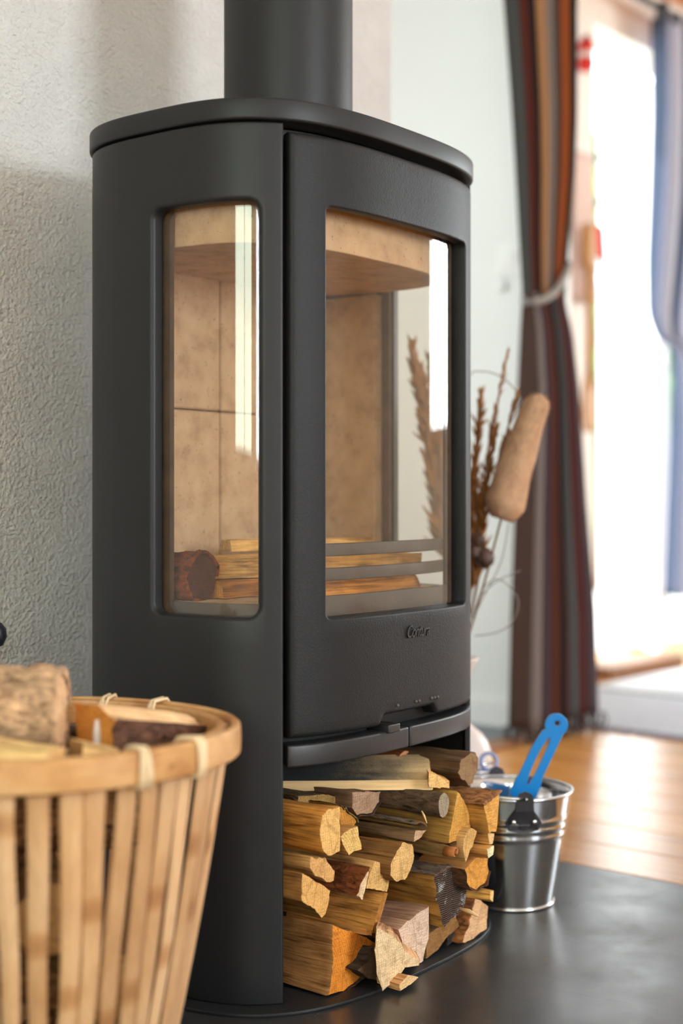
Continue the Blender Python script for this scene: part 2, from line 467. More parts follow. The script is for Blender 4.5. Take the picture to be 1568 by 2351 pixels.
M['wire'] = simple('grey_curl_wire', srgb(128, 122, 112), 0.4)
M['black'] = simple('black_iron', (0.012, 0.012, 0.015, 1), 0.4)
M['slate'] = simple('grey_slate_tile', srgb(118, 126, 130), 0.5, var=0.15, vscale=14)
M['rug'] = simple('pale_grey_rug', srgb(176, 178, 186), 0.8, bump=(220, 0.5, 0.003), var=0.12, vscale=50)
M['mat'] = simple('light_door_mat', srgb(205, 208, 212), 0.6, bump=(200, 0.5, 0.003), var=0.08, vscale=40)
M['sill'] = simple('brown_wood_sill', srgb(138, 94, 62), 0.5, var=0.12, vscale=20)
M['rope'] = simple('grey_cotton_rope', srgb(150, 144, 138), 0.85, bump=(300, 0.8, 0.003), var=0.1)
M['red'] = simple('red_felt', srgb(205, 45, 36), 0.8, var=0.15)
M['pink_cloth'] = simple('pale_pink_cloth', srgb(222, 196, 184), 0.85, var=0.06)
M['oar'] = simple('varnished_wood', srgb(178, 122, 58), 0.4, var=0.15, vscale=20)
M['leaf'] = simple('green_leaves', srgb(96, 140, 58), 0.6, var=0.4, vscale=9)
M['terrace'] = simple('pale_stone_terrace', srgb(200, 198, 192), 0.8, var=0.06)
M['charcoal'] = simple('charcoal', (0.012, 0.011, 0.011, 1), 0.6, bump=(90, 0.8, 0.004))


def vcol(name, rough=0.9, bump=None):
    t = NT(name); c = t.attr('Col'); f = t.noise(t.coord(), 500, 2)
    t.l(t.mix(0.5, c, t.ramp(f, [(0.3, (0.75, 0.75, 0.75)), (0.7, (1.1, 1.1, 1.1))]), 'MULTIPLY'), t.b.inputs['Base Color'])
    t.b.inputs['Roughness'].default_value = rough; t.b.inputs['Specular IOR Level'].default_value = 0.2; return t.m


M['stripes'] = vcol('woven_curtain')

# ------------------------------------------------------------------ the room
WY = 1.56                                                         # face of the plastered wall behind the stove
CEIL = 2.30
struct(box('wall_back', (-2.2, WY, -0.02), (1.926, WY + 0.22, CEIL), M['plaster']))
struct(box('wall_hall', (0.5, 2.75, -0.02), (3.06, 2.85, CEIL), M['white_wall']))
part_wall = struct(box('wall_partition', (2.96, 1.90, -0.02), (3.06, 2.75, CEIL), M['white_wall']))
struct(box('baseboard_partition', (2.945, 1.905, -0.004), (2.96, 2.75, 0.068), M['white_trim'], bevel=0.003))
DW = 2.36
dw = struct(boxes('wall_door', [((3.06, DW, -0.02), (3.94, DW + 0.14, CEIL)), ((3.94, DW, 2.08), (4.85, DW + 0.14, CEIL)), ((4.85, DW, -0.02), (6.14, DW + 0.14, CEIL))], M['cream_wall']))


def wall_with_hole(name, axis, c0, c1, a0, a1, h, mat):
    """wall slab between c0,c1 on the given axis, spanning a0..a1 on the other, with a window hole h=(p0,p1,z0,z1)"""
    L = []
    def seg(p, q, z0, z1):
        if axis == 'x': L.append(((c0, p, z0), (c1, q, z1)))
        else: L.append(((p, c0, z0), (q, c1, z1)))
    seg(a0, h[0], -0.02, CEIL); seg(h[1], a1, -0.02, CEIL); seg(h[0], h[1], -0.02, h[2]); seg(h[0], h[1], h[3], CEIL)
    return struct(boxes(name, L, mat))


wall_with_hole('wall_front', 'y', -3.14, -3.0, -2.34, 6.14, (0.95, 1.95, 0.72, 1.78), M['white_wall'])
wall_with_hole('wall_hall_end', 'x', 0.5, 0.62, WY + 0.22, 2.75, (1.95, 2.6, 0.7, 1.8), M['white_wall'])  # window hole invented for the added hall fill
wall_with_hole('wall_left', 'x', -2.34, -2.2, -1.6, WY + 0.22, (-1.4, 0.35, 0.7, 1.9), M['white_wall'])
wall_with_hole('wall_left_far', 'x', -2.34, -2.2, -3.0, -1.6, (-2.65, -1.95, 0.7, 1.9), M['white_wall'])  # window hole invented for the added left fill

wall_with_hole('wall_right', 'x', 6.0, 6.14, -3.0, DW + 0.14, (-0.75, 0.95, 0.85, 1.95), M['white_wall'])


def window(n, axis, c, p0, p1, z0, z1):
    r = struct(empty('window_%d' % n))
    b = 0.05
    def bx(name, a, q, y0, y1, m, d=0.03):
        lo, hi = ((c - d, a, y0), (c + d, q, y1)) if axis == 'x' else ((a, c - d, y0), (q, c + d, y1))
        return box(name, lo, hi, m, r, 0)
    bx('frame_rail', p0, p1, z0, z0 + b, M['white_trim']); bx('frame_rail', p0, p1, z1 - b, z1, M['white_trim'])
    bx('frame_stile', p0, p0 + b, z0 + b, z1 - b, M['white_trim']); bx('frame_stile', p1 - b, p1, z0 + b, z1 - b, M['white_trim'])
    mid = (p0 + p1) / 2
    bx('mullion', mid - 0.02, mid + 0.02, z0 + b, z1 - b, M['white_trim'], 0.02)
    bx('pane', p0 + b, mid - 0.02, z0 + b, z1 - b, M['pane'], 0.003); bx('pane', mid + 0.02, p1 - b, z0 + b, z1 - b, M['pane'], 0.003)
    return r


window(1, 'y', -2.97, 0.95, 1.95, 0.72, 1.78)
window(2, 'x', -2.16, -1.4, 0.35, 0.7, 1.9)
window(5, 'x', -2.16, -2.65, -1.95, 0.7, 1.9)  # invented window around the added left fill
window(3, 'x', 5.97, -0.75, 0.95, 0.85, 1.95)
window(4, 'x', 0.62, 1.95, 2.6, 0.7, 1.8)  # invented window around the added hall fill

fl = struct(box('floor', (-2.34, -3.14, -0.06), (6.14, 2.85, -0.022), M['dark']))
proto = {}
x = -2.2; i = 0
while x < 6.0:
    wd = 0.138
    if 'plank' not in proto:
        o = box('plank', (0, -3.0, -0.022), (wd - 0.0025, 2.75, -0.004), M['floor'], fl, 0.0015, 1); proto['plank'] = o.data
    else:
        o = bpy.data.objects.new('plank', proto['plank']); COL.objects.link(o); o.parent = fl
    o.location.x = x; x += wd
ce = struct(box('ceiling', (-2.34, -3.14, CEIL + 0.02), (6.14, 2.85, CEIL + 0.06), M['dark']))
y = -3.0; pl = None
while y < 2.8:
    if pl is None:
        o = box('panel_board', (-2.2, 0, CEIL), (6.0, 0.137, CEIL + 0.02), M['ceiling'], ce, 0.003, 1); pl = o.data
    else:
        o = bpy.data.objects.new('panel_board', pl); COL.objects.link(o); o.parent = ce
    o.location.y = y; y += 0.14

struct(box('trim_3', (3.06, DW - 0.42, CEIL - 0.02), (6.0, DW - 0.001, CEIL - 0.001), M['beam']))

# hall floor tiles and threshold strip
tl = tag(empty('slate_floor', (1.93, 1.925, -0.004)), 'grey slate tiles on the hall floor left of the striped curtain', 'tiled floor')
for ix in range(4):
    for iy in range(3):
        box('tile', (ix * 0.26, iy * 0.25, 0), (ix * 0.26 + 0.255, iy * 0.25 + 0.245, 0.004), M['slate'], tl, 0.001, 1)
st = struct(box('trim_1', (1.93, 1.862, -0.004), (2.958, 1.92, 0.008), M['sill'], bevel=0.003))
struct(box('trim_2', (3.94, DW - 0.06, -0.004), (4.43, DW + 0.08, 0.036), M['sill'], bevel=0.004))

# exterior door leaf, swung outwards, and the terrace and trees beyond
dr = struct(empty('door_1', (4.54, DW + 0.08, 0), math.radians(44)))
box('door_leaf', (0, -0.022, 0.02), (0.88, 0.022, 2.06), M['white_trim'], dr, 0.004)
for z in (0.32, 1.02, 1.68):
    box('hinge', (0.005, 0.022, z), (0.03, 0.030, z + 0.1), M['bright_steel'], dr, 0.002)
tube('handle', [(0.83, 0.02, 1.98), (0.86, 0.06, 1.96), (0.87, 0.07, 1.88), (0.86, 0.05, 1.80), (0.84, 0.03, 1.79)], 0.014, M['black'], dr)
struct(box('ground', (-6, DW + 0.14, -0.12), (16, 22, -0.06), M['terrace']))


def tree(name, label, loc, rad, h, seed):
    r = random.Random(seed)
    t = tag(empty(name, loc), label, 'tree', 'garden trees')
    tube('trunk', [(0, 0, 0), (0.05, 0, h * 0.4), (0, 0.05, h * 0.75)], [0.12, 0.1, 0.06], M['straw'], t)
    V, F = [], []
    for i in range(900):
        d = Vector((r.gauss(0, 1), r.gauss(0, 1), r.gauss(0, 1))).normalized() * rad * (0.55 + 0.45 * r.random())
        p = Vector((0, 0, h * 0.7)) + Vector((d.x, d.y, d.z * 1.2))
        a = Vector((r.gauss(0, 1), r.gauss(0, 1), r.gauss(0, 1))).normalized(); b = a.cross(Vector((r.random(), r.random(), 1))).normalized()
        s = 0.1 + 0.1 * r.random(); k = len(V)
        V += [p - a * s, p + b * s * 0.6, p + a * s, p - b * s * 0.6]; F.append((k, k + 1, k + 2, k + 3))
    f = mesh('foliage', V, F, M['leaf'], t); f['kind'] = 'stuff'
    return t


tree('garden_tree', 'leafy green tree beyond the open door, nearest the house', (8.5, 5.05, -0.06), 1.1, 2.4, 1)
tree('garden_tree', 'leafy green tree farther off in the garden', (12.2, 7.3, -0.06), 1.9, 3.4, 2)

# rug and door mat
rg = tag(empty('rug', (3.11, 1.15, -0.004)), 'pale grey woven rug with a fringed edge on the wood floor', 'rug')
box('rug_body', (0, 0, 0), (0.58, 1.1, 0.007), M['rug'], rg, 0.002, 1)
V, F = [], []
for i in range(110):
    yy = 0.005 + i * 0.01
    tube_data([(0.0, yy, 0.004), (-0.025, yy + rnd.uniform(-.006, .006), 0.0025), (-0.05, yy + rnd.uniform(-.01, .01), 0.002)], 0.0018, 4, V, F)
fr = mesh('fringe', V, F, simple('slate_fringe', srgb(108, 104, 120), 0.9), rg); fr['kind'] = 'stuff'
dm = tag(empty('door_mat', (3.74, 1.35, -0.004)), 'whitish door mat lying before the open garden door', 'mat')
box('mat_body', (0, 0, 0), (1.0, 0.9, 0.009), M['mat'], dm, 0.003, 1)
box('mat_border', (-0.012, -0.012, 0), (1.012, 0.912, 0.004), M['slate'], dm, 0.001, 1)

# light switch on the partition
sw = tag(empty('light_switch', (2.96, 2.01, 1.15)), 'white light switch on the smooth white wall beside the striped curtain', 'switch')
box('plate', (-0.008, -0.04, -0.02), (0, 0.04, 0.06), M['white_trim'], sw, 0.003)
box('rocker', (-0.013, -0.02, 0.0), (-0.008, 0.02, 0.04), M['white_trim'], sw, 0.002)
tk = tag(lathe('thermostat_knob', [(0, 0), (0.016, 0), (0.016, 0.010), (0.012, 0.014), (0, 0.015)], M['white_trim'], None, 24), 'round white thermostat knob just below the light switch', 'thermostat')
tk.rotation_euler = (0, -R90, 0); tk.location = (2.959, 2.035, 1.105)

# ------------------------------------------------------------------ hearth plate
ht = box('hearth_plate', (0.1, 0.1, -0.004), (1.924, WY - 0.001, 0.0), M['hearth'], None, 0.001, 1)
tag(ht, 'black scratched steel hearth plate under the stove', 'hearth')

# ------------------------------------------------------------------ the stove
CX, CY, PH = 1.3553, 1.2682, 0.0749
A_, B_, N_ = 0.2573, 0.1923, 3.08
stove = tag(empty('wood_stove', (CX, CY, 0.0), PH), 'tall black wood stove with curved glass door and log niche', 'stove')


def superell(a, b, n, t):
    c, s = math.cos(t), math.sin(t)
    return (a * math.copysign(abs(c) ** (2 / n), c), b * math.copysign(abs(s) ** (2 / n), s))


class Profile:
    def __init__(s_, a, b, n, N=8000):
        P = []
        for i in range(N + 1):
            t = -math.pi / 2 + math.pi * 0.9999 * (2 * i / N - 1)
            P.append(superell(a, b, n, t))
        S = [0.0]
        for i in range(N): S.append(S[-1] + math.hypot(P[i + 1][0] - P[i][0], P[i + 1][1] - P[i][1]))
        m = S[N // 2]; s_.S = [v - m for v in S]; s_.P = P; s_.N = N

    def at(s_, s, z, depth=0.0):
        import bisect
        i = min(max(bisect.bisect_right(s_.S, s) - 1, 3), s_.N - 4)
        f = (s - s_.S[i]) / max(1e-9, s_.S[i + 1] - s_.S[i])
        p, q = s_.P[i], s_.P[i + 1]
        x = p[0] + (q[0] - p[0]) * f; y = p[1] + (q[1] - p[1]) * f
        a, b = s_.P[i - 2], s_.P[i + 3]
        tx, ty = b[0] - a[0], b[1] - a[1]; L = math.hypot(tx, ty)
        nx, ny = ty / L, -tx / L
        return Vector((x - nx * depth, y - ny * depth, z))


PR = Profile(A_ - 0.003, B_ - 0.003, N_)


def rrect(s0, s1, z0, z1, r, e, n):
    """rounded rectangle loop grown by e; n points per side, corners split at their middles"""
    s0, s1, z0, z1 = s0 - e, s1 + e, z0 - e, z1 + e
    r = max(0.0, r + e)
    cs = [(s0 + r, z0 + r, 225), (s1 - r, z0 + r, 315), (s1 - r, z1 - r, 45), (s0 + r, z1 - r, 135)]
    out = []
    for j in range(4):
        cx, cz, am = cs[j]; dx, dz, an = cs[(j + 1) % 4]
        k = 6
        pts = [(cx + r * math.cos(math.radians(am + 45 * q / k)), cz + r * math.sin(math.radians(am + 45 * q / k))) for q in range(k + 1)]
        end = [(dx + r * math.cos(math.radians(am + 45 + 45 * q / k)), dz + r * math.sin(math.radians(am + 45 + 45 * q / k))) for q in range(k + 1)]
        mid = []
        nm = n - 2 * k - 1
        for q in range(1, nm + 1):
            f = q / (nm + 1); mid.append((pts[-1][0] + (end[0][0] - pts[-1][0]) * f, pts[-1][1] + (end[0][1] - pts[-1][1]) * f))
        out += (pts + mid + end)[:n]
    return out


def rect(s0, s1, z0, z1, e, n, notch=None):
    s0, s1, z0, z1 = s0 - e, s1 + e, z0 - e, z1 + e
    c = [(s0, z0), (s1, z0), (s1, z1), (s0, z1)]; out = []
    for j in range(4):
        for q in range(n):
            f = q / n
            p = (c[j][0] + (c[(j + 1) % 4][0] - c[j][0]) * f, c[j][1] + (c[(j + 1) % 4][1] - c[j][1]) * f)
            if j == 0 and notch:
                na, nb, nh = notch
                k = min(1, max(0, (p[0] - na) / 0.008)) * min(1, max(0, (nb - p[0]) / 0.008))
                p = (p[0], p[1] + nh * k)
            out.append(p)
    return out


def curved_panel(name, out, hole, hr, mat, parent, depth=0.0, R=0.004, thick=0.008, Rh=0.005, rec=0.014, n=36, notch=None, mid=8):
    loops = []
    loops.append([PR.at(s, z, depth + rec) for s, z in rrect(*hole, hr, -0.0, n)])
    for q in range(5):
        a = math.radians(90 * q / 4)
        loops.append([PR.at(s, z, depth + Rh * (1 - math.sin(a))) for s, z in rrect(*hole, hr, Rh * (1 - math.cos(a)), n)])
    hin = rrect(*hole, hr, Rh, n); oin = rect(*out, -R, n, notch)
    for q in range(1, mid):
        f = q / mid
        loops.append([PR.at(a[0] + (b[0] - a[0]) * f, a[1] + (b[1] - a[1]) * f, depth) for a, b in zip(hin, oin)])
    for q in range(5):
        a = math.radians(90 * q / 4)
        loops.append([PR.at(s, z, depth + R * (1 - math.cos(a))) for s, z in rect(*out, -R * (1 - math.sin(a)), n, notch)])
    loops.append([PR.at(s, z, depth + thick) for s, z in rect(*out, 0, n, notch)])
    bo_, bi_ = rect(*out, 0, n, notch), rrect(*hole, hr, Rh, n)
    for q in range(1, mid + 1):
        f = q / mid
        loops.append([PR.at(a[0] + (b[0] - a[0]) * f, a[1] + (b[1] - a[1]) * f, depth + thick) for a, b in zip(bo_, bi_)])
    V = [v for l in loops for v in l]; K = 4 * n; F = []
    for i in range(len(loops)):
        j = (i + 1) % len(loops)
        for k in range(K):
            F.append((i * K + k, i * K + (k + 1) % K, j * K + (k + 1) % K, j * K + k))
    o = fixn(mesh(name, V, F, mat, parent)); return auto_smooth(o, 40)


def curved_slab(name, s0, s1, z0, z1, d0, d1, mat, parent, ns=24, nz=1, bev=0.0):
    """solid curved slab between depths d0 (outer) and d1 (inner)"""
    bm = bmesh.new(); G = {}
    for w_, d in ((0, d0), (1, d1)):
        for i in range(ns + 1):
            for j in range(nz + 1):
                G[w_, i, j] = bm.verts.new(PR.at(s0 + (s1 - s0) * i / ns, z0 + (z1 - z0) * j / nz, d))
    for i in range(ns):
        for j in range(nz):
            for w_ in (0, 1): bm.faces.new((G[w_, i, j], G[w_, i + 1, j], G[w_, i + 1, j + 1], G[w_, i, j + 1]))
        for j in (0, nz): bm.faces.new((G[0, i, j], G[0, i + 1, j], G[1, i + 1, j], G[1, i, j]))
    for j in range(nz):
        for i in (0, ns): bm.faces.new((G[0, i, j], G[0, i, j + 1], G[1, i, j + 1], G[1, i, j]))
    bmesh.ops.recalc_face_normals(bm, faces=bm.faces)
    if bev:
        es = [e for e in bm.edges if len(e.link_faces) == 2 and e.calc_face_angle(0) > math.radians(40)]
        bmesh.ops.bevel(bm, geom=es, offset=bev, segments=3, affect='EDGES', profile=0.5)
    me = bpy.data.meshes.new(name); bm.to_mesh(me); bm.free()
    return auto_smooth(link(name, me, mat, parent), 40)


def plate(name, a, b, n, z0, z1, bev, mat, parent, N=160):
    bm = bmesh.new(); vs = []
    for i in range(N):
        t = 2 * math.pi * i / N
        # even spacing by stepping the angle through a warped parameter
        p = superell(a, b, n, t); vs.append(bm.verts.new((p[0], p[1], z0)))
    f = bm.faces.new(vs); r = bmesh.ops.extrude_face_region(bm, geom=[f])
    for v in r['geom']:
        if isinstance(v, bmesh.types.BMVert): v.co.z = z1
    bmesh.ops.remove_doubles(bm, verts=bm.verts, dist=1e-5)
    bmesh.ops.recalc_face_normals(bm, faces=bm.faces)
    es = [e for e in bm.edges if len(e.link_faces) == 2 and e.calc_face_angle(0) > math.radians(50) and abs(e.verts[0].co.z - e.verts[1].co.z) < 1e-6]
    if bev: bmesh.ops.bevel(bm, geom=es, offset=bev, segments=3, affect='EDGES', profile=0.5)
    me = bpy.data.meshes.new(name); bm.to_mesh(me); bm.free()
    return auto_smooth(link(name, me, mat, parent), 50)


plate('top_plate', A_, B_, N_, 0.9995, 1.0245, 0.003, M['steel'], stove)
bp = plate('base_plate', A_ + 0.02, B_ + 0.022, N_, 0.0, 0.004, 0.001, M['steel'], stove)
WZ0, WZ1 = 0.436, 0.909
SB = 0.635
for sg in (-1, 1):
    out = (-SB, -0.207) if sg < 0 else (0.207, SB)
    hole = (-0.376, -0.2345) if sg < 0 else (0.2345, 0.376)
    o = curved_panel('side_panel', (*out, 0.004, 0.9975), (*hole, WZ0 + 0.004, WZ1), 0.013, M['steel'], stove, R=0.0025, thick=0.007, Rh=0.006, rec=0.016, mid=14)
    o['label'] = 'curved steel side panel with tall side window'
    g = curved_slab('side_glass', hole[0] - 0.01, hole[1] + 0.01, WZ0 - 0.006, WZ1 + 0.01, 0.0165, 0.0205, M['stove_glass'], stove, 20, 1)
    g['label'] = 'clear curved side glass'
    curved_slab('side_glass_gasket', hole[0] - 0.012 if sg < 0 else hole[1] + 0.0, hole[0] + 0.008 if sg < 0 else hole[1] + 0.012, WZ0 - 0.004, WZ1 + 0.008, 0.021, 0.028, M['gasket'], stove, 4, 1)

# door with its glass, badge, dots
door = curved_panel('door', (-0.2005, 0.2005, 0.302, 0.989), (-0.152, 0.152, WZ0 - 0.001, WZ1), 0.008, M['iron'], stove, R=0.0065, thick=0.02, Rh=0.0025, rec=0.0155, n=90, notch=(-0.062, 0.063, 0.012), mid=10)
door['label'] = 'cast iron door framing the tall front glass'
g = curved_slab('door_glass', -0.16, 0.16, WZ0 - 0.008, WZ1 + 0.008, 0.015, 0.019, M['stove_glass'], door, 48, 1)
curved_slab('door_gasket', 0.146, 0.158, WZ0, WZ1, 0.0205, 0.027, M['gasket'], door, 4, 1)
curved_slab('door_gasket', -0.158, -0.146, WZ0, WZ1, 0.0205, 0.027, M['gasket'], door, 4, 1)

fc = bpy.data.curves.new('badge', 'FONT'); fc.body = 'Contura'; fc.size = 0.021; fc.shear = 0.35; fc.extrude = 0.0012; fc.bevel_depth = 0.0002; fc.space_character = 0.92
fc.align_x = 'CENTER'
fo = bpy.data.objects.new('badge_tmp', fc); COL.objects.link(fo)
bpy.context.view_layer.update()
bme = bpy.data.meshes.new_from_object(fo.evaluated_get(bpy.context.evaluated_depsgraph_get())); bpy.data.objects.remove(fo)
for v in bme.vertices:                       # wrap the raised lettering on the curved door
    p = PR.at(v.co.x * 0.76 + 0.016, 0.4035 + v.co.y, -v.co.z - 0.0005); v.co = p
bo = link('badge', bme, M['iron_bar'], door); bo['label'] = 'raised script lettering on the door'
for k, ss in enumerate([(-0.027,), (0.013, 0.020), (0.049, 0.056, 0.063)]):
    for s in ss:
        bm = bmesh.new(); bmesh.ops.create_icosphere(bm, subdivisions=2, radius=0.0021)
        c = PR.at(s, 0.3235, -0.0003)
        for v in bm.verts: v.co = v.co + c
        me = bpy.data.meshes.new('setting_dot'); bm.to_mesh(me); bm.free(); link('setting_dot', me, M['grate'], door, True)

hd = curved_slab('door_handle', -0.2025, -0.0015, 0.2695, 0.2945, 0.0, 0.03, M['iron_bar'], stove, 40, 1, 0.0025)
hd['label'] = 'left half of the curved bar under the door'
curved_slab('lower_bar', 0.0015, 0.2025, 0.2695, 0.2945, 0.0, 0.03, M['iron_bar'], stove, 40, 1, 0.0025)['label'] = 'right half of the curved bar under the door'
al = curved_slab('air_lever', -0.050, -0.026, 0.2925, 0.3025, -0.004, 0.03, M['iron_bar'], stove, 6, 1, 0.0015); al['label'] = 'small sliding air lever'

# inside of the body
curved_panel('inner_frame', (-0.235, 0.235, 0.29, 0.998), (-0.165, 0.165, WZ0 - 0.012, WZ1 + 0.03), 0.008, M['dark'], stove, depth=0.03, R=0.001, thick=0.004, Rh=0.001, rec=0.004, n=40)
box('back_plate', (-0.165, 0.172, 0.004), (0.165, 0.180, 0.998), M['dark'], stove)
plate('niche_ceiling', A_ - 0.02, B_ - 0.035, N_, 0.272, 0.29, 0.001, M['dark'], stove)
for sg in (-1, 1):
    box('niche_side', (sg * 0.212 - 0.003, -0.135, 0.004), (sg * 0.212 + 0.003, 0.164, 0.271), M['dark'], stove)
    box('side_brick', (sg * 0.222 - 0.010, 0.014, 0.453), (sg * 0.222 + 0.010, 0.118, 0.866), M['brick'], stove, 0.002, 1)
box('back_brick', (-0.212, 0.119, 0.453), (-0.001, 0.143, 0.69), M['brick'], stove, 0.002, 1)
box('back_brick', (0.001, 0.119, 0.453), (0.212, 0.143, 0.69), M['brick'], stove, 0.002, 1)
box('back_brick', (-0.212, 0.119, 0.692), (-0.001, 0.143, 0.93), M['brick'], stove, 0.002, 1)
box('back_brick', (0.001, 0.119, 0.692), (0.212, 0.143, 0.93), M['brick'], stove, 0.002, 1)
bf = plate('baffle', A_ - 0.034, B_ - 0.045, N_, 0.868, 0.925, 0.002, M['brick'], stove)
box('rear_liner', (-0.19, 0.144, 0.004), (0.19, 0.160, 0.99), M['dark'], stove)
fb = plate('floor_brick', A_ - 0.03, B_ - 0.04, N_, 0.44, 0.4525, 0.002, M['brick'], stove)
plate('firebox_base', A_ - 0.022, B_ - 0.03, N_, 0.41, 0.438, 0.002, M['dark'], stove)
curved_slab('ledge', -0.19, 0.19, 0.436, 0.460, 0.024, 0.03, M['grate'], stove, 40, 1, 0.001)
for sg in (-1, 1):
    a, b = sorted((sg * 0.23, sg * 0.40))
    curved_slab('ledge', a, b, 0.436, 0.4535, 0.024, 0.03, M['grate'], stove, 20, 1, 0.001)
for z in (0.484, 0.513):
    curved_slab('log_retainer', -0.185, 0.185, z - 0.0075, z + 0.0075, 0.033, 0.043, M['grate'], stove, 40, 1, 0.0015)
for sg in (-1, 1):
    for z in (0.484, 0.513):
        pass

# flue pipe
fp = tag(lathe('flue_pipe', [(0.0, 1.0245), (0.0835, 1.0245), (0.0835, CEIL), (0.0, CEIL)], M['steel'], None, 64, (CX - 0.004, CY - 0.002, 0)), 'thick black flue pipe rising from the stove top', 'pipe')
auto_smooth(fp)

# ------------------------------------------------------------------ logs
def tv(v, s): return noise.noise(Vector(v) * s)


def make_log(name, label, loc, rz, poly, dirv, length, taper=0.8, cs=(0.5, 0.35, 0.2, 1), ce=None, bark=None, cb=None, amp=0.0016, group=None, step=0.0045, seed=None, end_amp=0.0012, sidemat='split', endmat='end', tilt=None, bt=0.003):
    """split log: front polygon (x,z) at y=0 swept along dirv; bark = (first,last) polygon edge indices carried by a bark child"""
    ce = ce or cs; cs = tuple(min(0.92, c * 1.22) for c in cs[:3]) + (1,); ce = tuple(min(0.92, c * 1.25) for c in ce[:3]) + (1,); sd = seed if seed is not None else rnd.random() * 50
    n = len(poly); P = []; E = []
    for i in range(n):
        a, b = Vector(poly[i]), Vector(poly[(i + 1) % n]); m = max(1, int((b - a).length / step))
        for k in range(m): P.append(a + (b - a) * k / m); E.append(i)
    cen = sum(P, Vector((0, 0))) / len(P)
    dv = Vector(dirv).normalized()
    ts = [0.0, 0.0025 / length]; m = max(4, int(length / (0.006 if sidemat == 'bark' or bark else 0.009))); ts += [0.0025 / length + (1 - 0.0025 / length) * (k + 1) / m for k in range(m)]
    V, Gr = [], []
    K = len(P)
    def surf(i, t, out=0.0, am=amp):
        p = P[i % K]; s = 1 + (taper - 1) * t
        q = cen + (p - cen) * s
        r = (p - cen); rl = max(1e-6, r.length)
        d = am * (tv((p.x * 1 + sd, t * length * 0.12, p.y), 160) + 1.6 * tv((p.x + sd, t * length * 0.25, p.y), 45))
        q = q + r / rl * (d + out)
        y0 = (tilt[0] * (p.x - cen.x) + tilt[1] * (p.y - cen.y)) * (1 - t) if tilt else 0.0
        y0 += end_amp * tv((p.x, sd, p.y), 120) * (1 - t)
        v = Vector((q.x, y0, q.y)) + dv * (t * length)
        return v, Vector((p.x + sd * 0.01, t * length, p.y))
    for t in ts:
        for i in range(K):
            v, g = surf(i, t)
            if t == 0.0:
                v = Vector((v.x + (cen.x - v.x) * 0.03, v.y, v.z + (cen.y - v.z) * 0.03))
            V.append(v); Gr.append(g)
    F, MI = [], []
    for r in range(len(ts) - 1):
        for i in range(K):
            F.append((r * K + i, r * K + (i + 1) % K, (r + 1) * K + (i + 1) % K, (r + 1) * K + i)); MI.append(0)
    F.append(tuple(range(K))); MI.append(1)
    L0 = (len(ts) - 1) * K
    F.append(tuple(L0 + i for i in reversed(range(K)))); MI.append(1)
    me = bpy.data.meshes.new(name); me.from_pydata([tuple(v) for v in V], [], F); me.update()
    me.materials.append(M[sidemat]); me.materials.append(M[endmat])
    bm = bmesh.new(); bm.from_mesh(me)
    gl = bm.verts.layers.float_vector.new('grain'); bm.verts.ensure_lookup_table()
    for v, g in zip(bm.verts, Gr): v[gl] = g
    cl = bm.loops.layers.float_color.new('Col')
    for f, mi in zip(bm.faces, MI):
        f.material_index = mi; f.smooth = mi == 0
        for lp in f.loops: lp[cl] = cs if mi == 0 else ce
    bmesh.ops.recalc_face_normals(bm, faces=bm.faces)
    for e in bm.edges:
        if len(e.link_faces) == 2 and e.calc_face_angle(0) > math.radians(32): e.smooth = False
    bm.to_mesh(me); bm.free()
    o = bpy.data.objects.new(name, me); COL.objects.link(o)
    o.location = loc; o.rotation_euler = (0, 0, rz)
    tag(o, label, 'firewood', group)
    if bark:
        idx = [i for i in range(K) if E[i] in range(bark[0], bark[1] + 1)]
        if bark[1] < bark[0]: idx = [i for i in range(K) if E[i] >= bark[0]] + [i for i in range(K) if E[i] <= bark[1]]
        idx = idx + [(idx[-1] + 1) % K]
        BV, BG, BF = [], [], []
        tb = [-0.002 / length] + ts[1:]
        for layer in (0, 1):
            for t in tb:
                for c_, i in enumerate(idx):
                    e_ = min(c_, len(idx) - 1 - c_); th = bt if e_ > 0 else bt * 0.6
                    rag = 0.004 * tv((i * 0.37 + sd, 0, 0), 1.0) / length
                    v, g = surf(i, max(t + rag, -0.006 / length), out=max(0.0012, th + 0.5 * bt * tv((i * 0.3, t * length * 40, sd), 1.0) + 0.55 * bt * tv((i * 0.9, t * length * 160, sd), 1.0)) if layer else 0.0006)
                    BV.append(v); BG.append(g)
        C = len(idx); R_ = len(tb); off = R_ * C
        for r in range(R_ - 1):
            for c_ in range(C - 1):
                BF.append((off + r * C + c_, off + r * C + c_ + 1, off + (r + 1) * C + c_ + 1, off + (r + 1) * C + c_))
                BF.append((r * C + c_, (r + 1) * C + c_, (r + 1) * C + c_ + 1, r * C + c_ + 1))
            for c_ in (0, C - 1): BF.append((r * C + c_, off + r * C + c_, off + (r + 1) * C + c_, (r + 1) * C + c_))
        for c_ in range(C - 1):
            for r in (0, R_ - 1): BF.append((r * C + c_, r * C + c_ + 1, off + r * C + c_ + 1, off + r * C + c_))
        bo_ = mesh('bark', BV, BF, M['bark'], o, True)
        bm = bmesh.new(); bm.from_mesh(bo_.data)
        gl = bm.verts.layers.float_vector.new('grain'); bm.verts.ensure_lookup_table()
        for v, g in zip(bm.verts, BG): v[gl] = g
        cl = bm.loops.layers.float_color.new('Col')
        for f in bm.faces:
            for lp in f.loops: lp[cl] = cb or srgb(120, 92, 70)
        bmesh.ops.recalc_face_normals(bm, faces=bm.faces)
        for e in bm.edges:
            if len(e.link_faces) == 2 and e.calc_face_angle(0) > math.radians(50): e.smooth = False
        bm.to_mesh(bo_.data); bm.free()
        bo_['label'] = 'rough bark'
    return o


